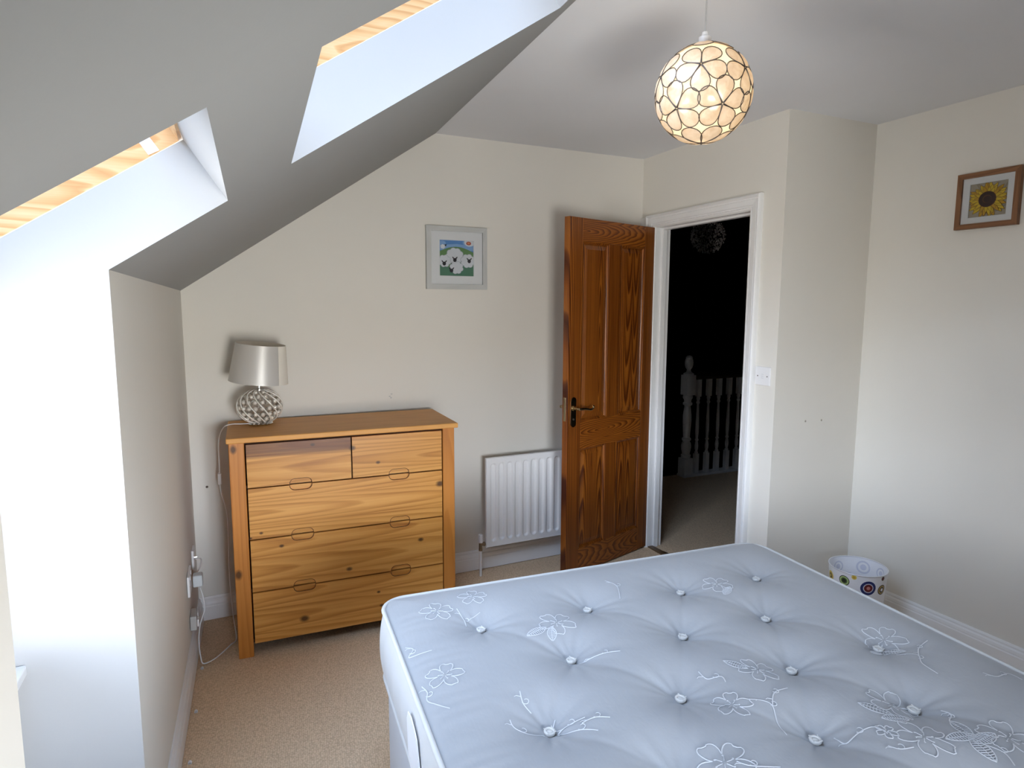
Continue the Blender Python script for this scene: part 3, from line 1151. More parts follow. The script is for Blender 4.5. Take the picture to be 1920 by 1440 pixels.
# embroidery
def ribbon(b, pts, w=0.0022):
    n = len(pts)
    rows = []
    for i, (x, y) in enumerate(pts):
        x0, y0 = pts[max(0, i - 1)]
        x1, y1 = pts[min(n - 1, i + 1)]
        dx, dy = x1 - x0, y1 - y0
        l_ = sqrt(dx * dx + dy * dy) or 1
        px, py = -dy / l_ * w / 2, dx / l_ * w / 2
        rows.append([b.bm.verts.new((x + s_ * px, y + s_ * py, DZ + hgt(x + s_ * px, y + s_ * py) - 0.004 + z)) for s_, z in ((-1, .0009), (0, .0019), (1, .0009))])
    for a, c in zip(rows, rows[1:]):
        b._f([a[0], a[1], c[1], c[0]])
        b._f([a[1], a[2], c[2], c[1]])


def cr2(pts, k=6):
    return [(p.x, p.y) for p in smooth_path([(x, y, 0) for x, y in pts], k)]


def flower_lines(cx, cy, r, rot, np_=5):
    Ls = []
    for k in range(np_):
        a = rot + 2 * pi * k / np_
        pts = []
        for i in range(17):
            t = i / 16
            th = a + (t - .5) * 2 * pi / np_ * 1.0
            w_ = abs(2 * t - 1)
            rad = r * (1 - 0.62 * w_ ** 2.6) * (1 + 0.06 * sin(9 * t + k)) * (0.93 if abs(t - .5) < .08 else 1)
            pts.append((cx + rad * cos(th), cy + rad * sin(th)))
        Ls.append((pts, .0026))
    for k in range(6):
        a = rot + .5 + 2 * pi * k / 6
        Ls.append(([(cx + r * .08 * cos(a), cy + r * .08 * sin(a)), (cx + r * .30 * cos(a), cy + r * .30 * sin(a))], .0016))
        Ls.append(([(cx + r * .30 * cos(a), cy + r * .30 * sin(a)), (cx + r * .36 * cos(a + .12), cy + r * .36 * sin(a + .12))], .004))
    return Ls


def leaf_lines(cx, cy, r, rot, hatch=True):
    Ls = []
    ca, sa = cos(rot), sin(rot)
    tr_ = lambda x, y: (cx + ca * x - sa * y, cy + sa * x + ca * y)
    for sg in (1, -1):
        Ls.append(([tr_(r * (t * 2 - 1), sg * r * .42 * sin(pi * t) ** .8) for t in [i / 12 for i in range(13)]], .0026))
    Ls.append(([tr_(-r, 0), tr_(0, .03 * r), tr_(r, 0)], .0018))
    if hatch:
        for i in range(1, 11):
            t = i / 11
            hh = r * .42 * sin(pi * t) ** .8 * .85
            x = r * (t * 2 - 1)
            Ls.append(([tr_(x, -hh), tr_(x + .06 * r, 0), tr_(x, hh)], .0018))
    return Ls


def curl(cx, cy, r, rot):
    return [([(cx + r * (1 - t * .6) * cos(rot + t * 5), cy + r * (1 - t * .6) * sin(rot + t * 5)) for t in [i / 12 for i in range(13)]], .002)]


def emb(name, lines):
    b = MB()
    for pts, w_ in lines:
        ribbon(b, pts, w_)
    return b.build(name, M['thread'], mat_, smooth=180, recalc=False)


for (cx, cy, r, rot) in ((0.799, -0.734, .050, .3), (0.650, -0.821, .046, 1.0), (1.243, -0.718, .056, .5), (1.000, -0.936, .055, 1.9), (0.946, -1.053, .055, .2), (1.110, -1.115, .058, .9), (0.512, -0.967, .060, .5),
                         (0.887, -1.014, .022, .4), (0.135, -0.168, .05, .2), (0.433, -0.352, .055, .7), (0.075, -0.488, .048, 1.2), (0.26, -0.115, .045, .1), (1.02, -.30, .05, .4), (0.66, -1.16, .055, .2), (1.25, -1.22, .055, .8), (0.28, -1.05, .05, .3)):
    emb('embroidered_flower', flower_lines(cx, cy, r, rot))
for (cx, cy, r, rot) in ((0.937, -0.947, .035, 2.2), (0.950, -.985, .033, 2.9), (1.052, -1.058, .034, 1.2), (1.020, -1.078, .034, 2.9), (1.06, -1.10, .036, .1), (1.022, -1.120, .036, 4.4), (1.212, -0.764, .034, 2.4), (1.17, -.755, .03, .4),
                         (0.363, -0.375, .034, .3), (0.40, -.395, .03, 1.2), (0.76, -.70, .03, 2.2), (0.60, -1.20, .034, .5), (1.02, -.35, .03, .6)):
    emb('embroidered_leaf', leaf_lines(cx, cy, r, rot))
STEMS = [[(0.694, -0.823), (0.721, -0.837), (0.731, -0.857), (0.707, -0.899), (0.696, -0.938)], [(0.731, -0.857), (0.768, -0.823), (0.811, -0.818)],
         [(1.202, -0.787), (1.237, -0.817), (1.204, -0.856), (1.193, -0.904)], [(1.233, -0.825), (1.273, -0.795), (1.323, -0.781)], [(1.035, -1.109), (1.05, -1.142), (1.031, -1.175)],
         [(0.792, -0.97), (0.795, -0.997), (0.837, -0.99), (0.877, -0.993), (0.885, -1.019)], [(0.852, -1.046), (0.866, -1.062), (0.896, -1.068)], [(1.299, -0.939), (1.315, -0.961), (1.362, -0.959), (1.366, -0.987)],
         [(1.086, -0.989), (1.089, -1.01), (1.062, -1.026), (1.051, -1.052)], [(0.66, -0.687), (0.662, -0.718), (0.695, -0.727), (0.69, -0.751)], [(0.534, -0.975), (0.552, -0.997), (.60, -1.02)],
         [(0.195, -0.169), (0.201, -0.225), (0.199, -0.255)], [(0.208, -0.227), (0.256, -0.202)], [(0.017, -0.496), (0.023, -0.527), (0.018, -0.559), (0.054, -0.614)], [(0.693, -0.158), (0.71, -0.204), (0.679, -0.279)],
         [(0.165, -0.696), (0.167, -0.72), (0.19, -0.74), (0.225, -0.745)], [(0.255, -0.745), (0.285, -0.740), (0.322, -0.742)], [(0.255, -0.750), (0.297, -0.768), (0.327, -0.794)], [(0.25, -0.73), (0.266, -0.709)],
         [(0.22, -0.614), (0.214, -0.651), (0.222, -0.68)], [(0.015, -0.309), (0.031, -0.334), (0.015, -0.36), (0.072, -0.367)], [(0.42, -0.52), (0.484, -0.529), (0.525, -0.544)], [(0.308, -0.755), (0.34, -0.755), (0.368, -0.771)]]
for s_ in STEMS:
    p = cr2(s_)
    ln = [(p, .0028)]
    if len(s_) > 2:
        x, y = p[len(p) // 2]
        ln += curl(x + .008, y + .006, .010, 3.4)
        x, y = p[len(p) // 4]
        ln += [([(x, y), (x - .010, y + .006), (x - .016, y + .004)], .002)]
    emb('embroidered_stem', ln)

# divan base
b = MB()
pr = [(x, y) for x, y in perim(-0.006, 6)]
for z0, z1 in ((0.045, 0.398), ):
    lo = [b.bm.verts.new((x, y, z0)) for x, y in pr]
    hi = [b.bm.verts.new((x, y, z1)) for x, y in pr]
    for i in range(len(pr)):
        b._f([lo[i], lo[(i + 1) % len(pr)], hi[(i + 1) % len(pr)], hi[i]])
    b._f(hi)
    b._f(lo[::-1])
b.build('box_base', M['divan'], bed, smooth=40)
MB().tube([(x, y, 0.392) for x, y in perim(-0.004, 6)], 0.006, 8, closed=True).build('base_piping', M['piping'], bed, smooth=180)
for x in (0.1, BW - .1):
    for y in (-.1, -BL + .1):
        MB().lathe([(0, 0), (.022, 0), (.025, .01), (.025, .03), (.01, .046), (0, .046)], (x, y, 0), 14).build('castor', M['dark_metal'], bed, smooth=40)

# ------------------------------------------------------------------ chest of drawers
chest = empty('chest_of_drawers', (0.1536, -0.4690, 0), -0.02565, 'honey pine chest of two small and three wide drawers against the gable wall', 'chest of drawers')
CD = 0.445
MB().bbox(0.004, 1.006, 0.0, CD + .005, 0.953, 0.976, 0.004).build('top', M['chest_top'], chest)
for x0, x1 in ((0.012, 0.073), (0.935, 0.992)):
    MB().bbox(x0, x1, 0.018, 0.060, 0.0, 0.953, 0.003).build('front_post', M['chest_post'], chest)
    MB().bbox(x0, x1, CD - .042, CD, 0.0, 0.953, 0.003).build('back_post', M['chest_post'], chest)
for x0, x1 in ((0.016, 0.034), (0.970, 0.988)):
    MB().box(x0, x1, 0.060, CD - .042, 0.06, 0.953).build('side_panel', M['chest_post'], chest)
MB().box(0.034, 0.970, CD - .010, CD - .004, 0.06, 0.953).build('back_panel', M['chest_dark'], chest)
b = MB()
for z in (0.060, 0.290, 0.525, 0.752, 0.944):
    b.box(0.073, 0.935, 0.046, CD - .012, z - .008, z + .008)
b.box(0.505, 0.521, 0.046, CD - .012, .75, .95)
b.build('carcass', M['chest_dark'], chest)


def drawer(x0, x1, z0, z1, bot, topn, mt='chest_drawer'):
    g = 0.0030
    x0 += g
    x1 -= g
    z0 += g
    z1 -= g
    hw, hh, rr = 0.0465, 0.0255, 0.022
    out = [(x0, z0)]
    for c in bot:
        for (sx, ph) in ((-1, (0, 1)), (1, (1, 0))):
            pts = []
            for i in range(6):
                a = (pi / 2) * i / 5
                pts.append((c + sx * (hw - rr + rr * cos(a)), z0 - g + hh - rr + rr * sin(a)))
            if sx == -1:
                out.append((c - hw, z0))
                out += pts
            else:
                out += pts[::-1]
                out.append((c + hw, z0))
    out += [(x1, z0), (x1, z1)]
    for c in sorted(topn, reverse=True):
        pr_, pl_ = [], []
        for i in range(6):
            a = (pi / 2) * i / 5
            pr_.append((c + (hw - rr + rr * cos(a)), z1 + g - hh + rr - rr * sin(a)))
            pl_.append((c - (hw - rr + rr * cos(a)), z1 + g - hh + rr - rr * sin(a)))
        out.append((c + hw, z1))
        out += pr_
        out += pl_[::-1]
        out.append((c - hw, z1))
    out.append((x0, z1))
    b = MB()
    b.prism([(x, 0.021, z) for x, z in out], (0, 0.0095, 0))
    b.box(x0, x1, 0.0305, 0.042, z0, z1)
    dr = b.build('drawer', M[mt], chest)
    for c, top_ in [(c, 0) for c in bot] + [(c, 1) for c in topn]:
        pts = []
        for sx in (-1, 1):
            arc = [(c + sx * (hw - rr + rr * cos(pi / 2 * i / 5)), hh - rr + rr * sin(pi / 2 * i / 5)) for i in range(6)]
            arc = [(c + sx * hw, 0.002)] + arc
            pts += arc if sx < 0 else arc[::-1]
        zz = lambda v: (z1 + g - v) if top_ else (z0 - g + v)
        MB().tube([(x, 0.0213, zz(v)) for x, v in pts], 0.0013, 5).build('finger_pull_groove', M['chest_dark'], dr)
    return dr


XA, XM, XB = 0.076, 0.5135, 0.933
H1, H2 = 0.2935, 0.7255
drawer(XA, XM, 0.752, 0.944, [H1], [], 'chest_drawer_red')
drawer(XM, XB, 0.752, 0.944, [H2], [])
drawer(XA, XB, 0.525, 0.752, [H1, H2], [H1, H2])
drawer(XA, XB, 0.289, 0.525, [H1, H2], [H1, H2])
drawer(XA, XB, 0.056, 0.289, [], [H1, H2])

# ------------------------------------------------------------------ table lamp
lamp = empty('table_lamp', (0.308, -0.160, 0.977), 0, 'silver satin table lamp with swirled glass ball base on the chest of drawers', 'lamp')
RXL, RZL, ZC = 0.101, 0.080, 0.083


def spiral(ph, sg, k=22, rs_=1.0):
    pts = []
    for i in range(k + 1):
        t = -1.42 + 2.84 * i / k
        a = ph + sg * t * 0.62
        pts.append((RXL * rs_ * cos(t) * cos(a), RXL * rs_ * cos(t) * sin(a), ZC + RZL * rs_ * sin(t)))
    return pts


M['strand'] = plain('pearly_glass_strand', (0.82, 0.79, 0.74), 0.12, 0.1, spec=0.9)
M['bead'] = plain('mercury_glass_bead', (0.70, 0.66, 0.59), 0.12, 0.3, spec=0.9)
for k in range(13):
    MB().tube(spiral(2 * pi * k / 13, -1), 0.0030, 6).build('swirl_strand', M['strand'], lamp, smooth=180)
b = MB()
for j in range(7):
    t = -1.2 + 2.4 * j / 6
    n = max(4, int(19 * cos(t)))
    for k in range(n):
        a = 2 * pi * (k + .5 * (j % 2)) / n
        rr = 0.89
        b.sphere((RXL * rr * cos(t) * cos(a), RXL * rr * cos(t) * sin(a), ZC + RZL * rr * sin(t)), 0.0105, 8, 6)
bd = b.build('glass_beads', M['bead'], lamp, smooth=180)
bd['kind'] = 'stuff'
MB().lathe([(0, 0.0), (0.052, 0.0), (0.055, 0.004), (0.050, 0.010), (0, 0.010)], n=28).build('foot', M['chrome'], lamp, smooth=40)
MB().lathe([(0, .158), (0.018, .158), (0.018, .164), (0.007, .168), (0.0062, .215), (0.014, .217), (0.014, .262), (0, .262)], n=18).build('stem', M['chrome'], lamp, smooth=40)
M['satin'] = plain('silver_satin_shade', (0.56, 0.54, 0.51), 0.40, 0.2, spec=0.8, var=0.02)
M['shade_in'] = plain('shade_lining', (0.80, 0.76, 0.68), 0.7)
tilt = Matrix.Rotation(radians(6), 4, right.cross(Vector((0, 0, 1))).normalized() * -1)
TL = Matrix.Translation((0, 0, .215)) @ tilt
sh = MB()
n = 48
prof = [(0.1290, -.018), (0.1080, 0.157), (0.1065, 0.157), (0.1275, -.018)]
rg = [[sh.bm.verts.new(TL @ Vector((r_ * cos(2 * pi * k / n), r_ * sin(2 * pi * k / n), z))) for k in range(n)] for r_, z in prof]
for i in range(4):
    sh.mi = 0 if i in (0, 1, 3) else 1
    for k in range(n):
        sh._f([rg[i][k], rg[i][(k + 1) % n], rg[(i + 1) % 4][(k + 1) % n], rg[(i + 1) % 4][k]])
shade = sh.build('lamp_shade', [M['satin'], M['shade_in']], lamp, smooth=40)
# overlapped seam flap at the right of the shade
sm = MB()
a0 = atan2(right.y, right.x)
a_s, a_e = a0 - 0.46, a0 + 0.25
pv = None
for i in range(9):
    a = a_s + (a_e - a_s) * i / 8
    lo = TL @ Vector((0.1307 * cos(a), 0.1307 * sin(a), -.018))
    hi = TL @ Vector((0.1096 * cos(a), 0.1096 * sin(a), .157))
    lo2 = TL @ Vector((0.1292 * cos(a), 0.1292 * sin(a), -.018))
    hi2 = TL @ Vector((0.1081 * cos(a), 0.1081 * sin(a), .157))
    cur = [sm.bm.verts.new(p) for p in (lo, hi, hi2, lo2)]
    if pv:
        for k in range(4):
            sm._f([pv[k], pv[(k + 1) % 4], cur[(k + 1) % 4], cur[k]])
    else:
        sm._f(cur)
    pv = cur
sm._f(pv)
sm.build('seam_flap', M['shade_in'], shade)
b = MB()
for k in range(3):
    a = 2 * pi * k / 3
    b.tube([TL @ Vector((.013 * cos(a), .013 * sin(a), .02)), TL @ Vector((.1265 * cos(a), .1265 * sin(a), -.008))], 0.0015, 5)
b.build('shade_ring', M['chrome'], shade)
MB().lathe([(0, .25), (.014, .25), (.014, .275), (.026, .30), (.030, .325), (.024, .35), (0, .362)], n=16).build('bulb', M['white_plastic'], lamp, smooth=60)


# lamp flex: over the chest's left edge, down the side, behind the post, up to the socket
def W(x, y, z):
    return Vector((x, y, z)) - Vector(lamp.location)


flex = smooth_path([W(.262, -.165, .983), (W(.225, -.165, .983)), W(.185, -.150, .982), W(.150, -.128, .965), W(.128, -.115, .905), W(.124, -.105, .80), W(.122, -.10, .72), W(.124, -.10, .66), W(.145, -.10, .55), W(.146, -.10, .42), W(.142, -.12, .25),
                    W(.150, -.20, .09), W(.158, -.27, .010), W(.135, -.32, .010), W(.085, -.40, .010), W(.050, -.435, .010), W(.024, -.44, .012), W(.016, -.415, .035), W(.012, -.40, .09), W(.020, -.385, .16), W(.040, -.375, .22), W(.038, -.375, .27), W(.028, -.375, .325)], 8)
MB().tube(flex, 0.0027, 7).build('flex', M['white_plastic'], lamp, smooth=180, label='thin white electric flex')
c = W(.122, -.10, .72)
MB().bbox(c.x - .008, c.x + .008, c.y - .012, c.y + .012, c.z - .026, c.z + .026, 0.004).build('inline_switch', M['white_plastic'], lamp)
c = W(.0, -.375, .36)
b = MB().bbox(c.x + .002, c.x + .040, c.y - .024, c.y + .024, c.z - .027, c.z + .024, 0.006)
b.build('plug', plain('grey_plug', (0.60, 0.64, 0.66), 0.4), lamp, label='pale grey plug in the socket')

# ------------------------------------------------------------------ sockets on the left wall
for nm, y0, y1, z0, z1, lab in (('wall_socket', -0.475, -0.330, 0.325, 0.412, 'white double socket plate holding the grey plug on the left wall'),
                                ('aerial_outlet', -0.235, -0.148, 0.350, 0.437, 'white square outlet plate higher up the left wall near the corner')):
    yc = (y0 + y1) / 2
    e = empty(nm, (kneex(yc), yc, z0), 0, lab, 'socket')
    MB().bbox(0, .010, y0 - yc, y1 - yc, 0, z1 - z0, 0.003).build('face_plate', M['white_plastic'], e)
    if nm == 'wall_socket':
        for yy in (-.035, .035):
            MB().bbox(.010, .0125, yy - .007, yy + .007, .062, .078, 0.001, 1).build('rocker_switch', M['white_plastic'], e)
        for yy in (-.062, .062):
            MB().lathe([(0, .002), (.004, .0015), (.004, 0)], (.010, yy, .043), 8, Matrix.Rotation(pi / 2, 4, 'Y')).build('screw', M['chrome'], e)
    else:
        MB().lathe([(0, .010), (.004, .010), (.005, .004), (.010, .003), (.010, 0)], (.010, 0, .043), 12, Matrix.Rotation(pi / 2, 4, 'Y')).build('coaxial_jack', M['chrome'], e)
pth = smooth_path([(kneex(-.2) + .012, -.195, .385), (.030, -.22, .39), (.028, -.27, .375), (.012, -.31, .36), (.006, -.33, .355)], 6)
o = MB().tube(pth, .003, 6).build('aerial_lead', M['white_plastic'], None, smooth=180)
tag(o, 'short white lead looping between the two plates on the left wall', 'cable')
e = empty('junction_box', (kneex(-.40), -.40, 0.165), 0, 'small clear plastic cable box low on the left wall above the skirting board', 'cable box')
M['clear'] = plain('cloudy_plastic', (0.52, 0.51, 0.49), 0.15)
MB().bbox(0.001, .026, -.045, .045, 0, .062, 0.004).build('case', M['clear'], e)
MB().bbox(.026, .034, -.030, .004, .008, .040, 0.003).build('terminal_block', M['white_plastic'], e)
MB().bbox(.026, .031, .012, .036, .020, .052, 0.002).build('terminal_block', M['white_plastic'], e)
for i, (x, y, lab) in enumerate(((0.022, -.468, 'small white cable clip on the carpet edge nearest the flex'), (0.010, -.778, 'small white cable clip on the carpet edge midway along the left skirting board'), (0.002, -1.072, 'small white cable clip on the carpet edge at the bottom of the frame'))):
    b = MB().bbox(-.006, .006, -.005, .005, 0, .009, 0.002, 1)
    b.tube([(0, -.005, .007), (0, .005, .007)], .004, 8)
    o = b.build('cable_clip', M['white_plastic'])
    o.location = (x, y, 0)
    tag(o, lab, 'cable clip', 'cable clips along the left skirting board')

# ------------------------------------------------------------------ radiator
RXa, RXb, RZa, RZb = 1.463, 2.27, 0.166, 0.682
rad = empty('radiator', ((RXa + RXb) / 2, 0.03, 0), atan2(GK, 1), 'white ribbed panel radiator on the gable wall half hidden by the door', 'radiator')
hw = (RXb - RXa) / 2
PY = -0.100
NF = 16
pit = 0.0507
b = MB()


def flute(x, z):
    k = (x + hw - 0.046) / pit
    i = round(k)
    if i < 0 or i >= NF - 1:
        return 0.0
    dx = abs(k - i) * pit
    zz0, zz1 = RZa + .040, RZb - .038
    if z < zz0 - .012 or z > zz1 + .012:
        return 0.0
    ez = 0.0
    if z < zz0 + .012:
        ez = (zz0 + .012 - z)
    if z > zz1 - .012:
        ez = (z - zz1 + .012)
    d = sqrt(dx * dx + ez * ez)
    t = min(1, max(0, (0.0185 - d) / 0.007))
    return 0.011 * t * t * (3 - 2 * t)


nx = int(2 * hw / 0.0034)
zs = [RZa + .006, RZa + .020, RZa + .028] + [RZa + .028 + .004 * i for i in range(1, 9)] + [RZa + .0605 + (RZb - RZa - .121) * i / 3 for i in range(4)] + [RZb - .060 + .004 * i for i in range(1, 9)] + [RZb - .024, RZb - .018, RZb - .006]
g = []
for z in zs:
    g.append([b.bm.verts.new((-hw + 0.006 + (2 * hw - .012) * i / nx, PY + flute(-hw + .006 + (2 * hw - .012) * i / nx, z), z)) for i in range(nx + 1)])
for a, c in zip(g, g[1:]):
    for i in range(nx):
        b._f([a[i], a[i + 1], c[i + 1], c[i]])
b.build('front_panel', M['radiator'], rad, smooth=180, recalc=False)
b = MB()
# rolled rim around the panel
rim = [(-hw, RZa), (hw, RZa), (hw, RZb), (-hw, RZb)]
rows = []
for (off, y) in ((0.007, PY), (0.0045, PY - .001), (0.002, PY - .0005), (0.0, PY + .003), (0.0, PY + .016), (0.008, PY + .020)):
    rows.append([b.bm.verts.new((x + (off if x < 0 else -off), y, z + (off if z < .4 else -off))) for x, z in rim])
for a, c in zip(rows, rows[1:]):
    for k in range(4):
        b._f([a[k], a[(k + 1) % 4], c[(k + 1) % 4], c[k]])
b._f(rows[-1])
b.build('rim', M['radiator'], rad)
MB().bbox(-hw + .03, hw - .03, PY + .045, PY + .060, RZa + .01, RZb - .01, 0.004).build('back_panel', M['radiator'], rad)
for x in (-hw + .12, hw - .12):
    MB().box(x - .015, x + .015, PY + .018, -.018, RZa + .05, RZb - .05).build('bracket', M['radiator'], rad)
vx = -hw - 0.028
M['cu'] = plain('dull_brass_valve', (0.30, 0.22, 0.14), 0.35, 0.8)
MB().tube([(vx, -.085, 0.0), (vx, -.085, .165)], .0078, 12).build('pipe', M['white_plastic'], rad, smooth=40)
b = MB().tube([(vx, -.085, .150), (vx, -.085, .162)], .011, 8)
b.tube([(vx, -.085, .162), (vx, -.085, .196)], .0095, 10)
b.tube([(vx, -.085, .186), (vx + .034, -.085, .186)], [.008, .010], 10)
b.tube([(vx + .016, -.085, .186), (vx + .026, -.085, .186)], .0125, 6)
valve = b.build('valve_body', M['cu'], rad, smooth=40)
MB().lathe([(0, .245), (.011, .245), (.0135, .240), (.0145, .200), (.011, .196), (0, .196)], (vx, -.085, 0), 16).build('valve_cap', M['white_plastic'], valve, smooth=40)


# ------------------------------------------------------------------ pictures
def picture(name, loc, rz, Wd, Hd, fw, mat_w, mat_h, print_fn, fmat, label, depth=0.022):
    """local: x along the wall, y out of the wall is -y, z up; origin = bottom centre at the wall"""
    e = empty(name, loc, rz, label, 'picture')
    hw_ = Wd / 2
    for k, nm in enumerate(('frame_side', 'frame_side', 'frame_top', 'frame_bottom')):
        b = MB()
        if k < 2:
            sx = -1 if k == 0 else 1
            quad = [(sx * hw_, 0), (sx * hw_, Hd), (sx * (hw_ - fw), Hd - fw), (sx * (hw_ - fw), fw)]
        elif k == 2:
            quad = [(-hw_, Hd), (hw_, Hd), (hw_ - fw, Hd - fw), (-hw_ + fw, Hd - fw)]
        else:
            quad = [(-hw_, 0), (hw_, 0), (hw_ - fw, fw), (-hw_ + fw, fw)]
        b.prism([(x, -depth, z) for x, z in quad], (0, depth - .001, 0))
        b.build(nm, fmat[0] if k < 2 else fmat[1], e)
    # mat board with a window
    b = MB()
    ow, oh0, oh1 = hw_ - fw + .001, fw - .001, Hd - fw + .001
    iw, ih0, ih1 = mat_w / 2, (Hd - mat_h) / 2, (Hd + mat_h) / 2
    O = [(-ow, oh0), (ow, oh0), (ow, oh1), (-ow, oh1)]
    I = [(-iw, ih0), (iw, ih0), (iw, ih1), (-iw, ih1)]
    for y0 in (-.0125,):
        vo = [b.bm.verts.new((x, y0, z)) for x, z in O]
        vi = [b.bm.verts.new((x, y0, z)) for x, z in I]
        vd = [b.bm.verts.new((x * .985, y0 + .002, (z - Hd / 2) * .985 + Hd / 2)) for x, z in I]
        for k in range(4):
            b._f([vo[k], vo[(k + 1) % 4], vi[(k + 1) % 4], vi[k]])
            b._f([vi[k], vi[(k + 1) % 4], vd[(k + 1) % 4], vd[k]])
    b.build('mat_board', M['matboard'], e)
    print_fn(e, mat_w, mat_h, Hd)
    MB().box(-hw_ + fw, hw_ - fw, -.0165, -.0150, fw, Hd - fw).build('glazing', M['pic_glass'], e)
    MB().box(-hw_ + .004, hw_ - .004, -.006, -.001, .004, Hd - .004).build('backing_board', M['chest_dark'], e)
    return e


def flat_mat(name, col):
    return plain(name, col, 0.75, var=0.10)


class Print:
    """flat coloured print; layers each 0.15 mm proud of the last"""

    def __init__(s, w_, h_, Hd):
        s.b = MB()
        s.w, s.h, s.z0 = w_, h_, (Hd - h_) / 2
        s.y = -.0080
        s.mats = []

    def mat(s, m):
        if m not in s.mats:
            s.mats.append(m)
        s.b.mi = s.mats.index(m)

    def poly(s, pts, m):
        s.mat(m)
        s.y -= 0.00005
        cl = [(min(1, max(0, x)), min(1, max(0, y))) for x, y in pts]
        s.b.poly([((x - .5) * s.w * 1.01, s.y, s.z0 + y * s.h) for x, y in cl])

    def disc(s, cx, cy, rx, ry, m, n=18, rot=0):
        s.poly([(cx + rx * cos(a) * cos(rot) - ry * sin(a) * sin(rot), cy + rx * cos(a) * sin(rot) + ry * sin(a) * cos(rot)) for a in [2 * pi * k / n for k in range(n)]], m)

    def done(s, e, name='print'):
        return s.b.build(name, s.mats, e, recalc=False)


c_sky, c_sky2 = flat_mat('print_sky_blue', (0.10, 0.27, 0.62)), flat_mat('print_pale_sky', (0.24, 0.42, 0.72))
c_hill, c_hill2 = flat_mat('print_hill_green', (0.12, 0.25, 0.09)), flat_mat('print_meadow_green', (0.08, 0.22, 0.14))
c_wool, c_ink = flat_mat('print_wool_white', (0.72, 0.75, 0.80)), flat_mat('print_ink_black', (0.012, 0.012, 0.02))
c_fleece = flat_mat('print_fleece_grey', (0.42, 0.47, 0.52))
c_sun, c_sun2 = flat_mat('print_sun_red', (0.45, 0.07, 0.04)), flat_mat('print_sun_orange', (0.70, 0.28, 0.14))


def sheep_print(e, w_, h_, Hd):
    p = Print(w_, h_, Hd)
    X = lambda x: (x - 395) / 555
    Y = lambda y: 1 - (y - 465) / 615
    p.poly([(0, 0), (1, 0), (1, 1), (0, 1)], c_sky)
    p.poly([(0, .72), (1, .72), (1, .85), (.5, .9), (0, .85)], c_sky2)
    for (x, y, r) in ((440, 520, 60), (430, 600, 55)):
        p.disc(X(x), Y(y), r / 555, r * .7 / 615, c_sky2)
    p.disc(X(880), Y(495), 110 / 555, 85 / 615, c_sky2)
    p.disc(X(880), Y(495), 85 / 555, 68 / 615, c_wool)
    p.disc(X(868), Y(510), 40 / 555, 32 / 615, c_sun)
    p.disc(X(868), Y(508), 24 / 555, 18 / 615, c_sun2)
    p.poly([(0, 0)] + [(1, 0)] + [(1 - t, .66 + .16 * sin(pi * (1 - t) * .94 + .12)) for t in [i / 16 for i in range(17)]], c_hill)
    p.poly([(0, 0)] + [(1, 0)] + [(1 - t, .30 + .05 * sin(pi * t * 2)) for t in [i / 12 for i in range(13)]], c_hill2)
    for (x, y, r, n) in ((452, 580, 34, 6), (640, 735, 118, 9), (475, 825, 88, 8), (850, 815, 100, 8), (665, 935, 92, 8)):
        if y > 700:
            for sx in (-.45, .45):
                p.disc(X(x + sx * r), Y(y + r * .98), 9 / 555, 22 / 615, c_ink, 8)
        for sc_, m_ in ((.47, c_fleece), (.40, c_wool)):
            for k in range(n):
                a = 2 * pi * k / n + .3
                p.disc(X(x + r * .78 * cos(a)), Y(y + r * .78 * sin(a)), r * sc_ / 555, r * sc_ / 615, m_, 12)
        p.disc(X(x), Y(y), r * .85 / 555, r * .85 / 615, c_wool)
    for (x, y, s_) in ((493, 560, .4), (638, 805, 1), (468, 872, 1), (870, 818, 1), (583, 988, 1)):
        p.disc(X(x), Y(y), 28 * s_ / 555, 34 * s_ / 615, c_ink, 14)
        for sx, ro in ((-1, .7), (1, -.7)):
            p.disc(X(x + sx * 26 * s_), Y(y - 36 * s_), 9 * s_ / 555, 26 * s_ / 615, c_ink, 10, ro)
    p.done(e)


M['grey_frame'] = wood('limed_grey_wood', (0.42, 0.43, 0.42), (0.47, 0.48, 0.47), (0.52, 0.53, 0.52), axis='z', across='x', freq=50, wob=.01, rough=.55, contrast=.5)
M['grey_frame_h'] = wood('limed_grey_wood_rail', (0.42, 0.43, 0.42), (0.47, 0.48, 0.47), (0.52, 0.53, 0.52), axis='x', across='z', freq=50, wob=.01, rough=.55, contrast=.5)
picture('sheep_picture', (1.338, GK * 1.338, 1.612), atan2(GK, 1), 0.347, 0.332, 0.026, 0.196, 0.190, sheep_print, (M['grey_frame'], M['grey_frame_h']),
        'grey framed picture of white sheep on a green hill hanging on the gable wall')

c_bei, c_bei2 = flat_mat('print_linen', (0.40, 0.35, 0.27)), flat_mat('print_linen_dark', (0.30, 0.26, 0.19))
c_y1, c_y2, c_y3 = flat_mat('print_petal_yellow', (0.72, 0.50, 0.03)), flat_mat('print_petal_gold', (0.60, 0.34, 0.02)), flat_mat('print_petal_brown', (0.22, 0.11, 0.015))
c_seed, c_seed2 = flat_mat('print_seed_brown', (0.035, 0.012, 0.008)), flat_mat('print_seed_rust', (0.10, 0.035, 0.012))


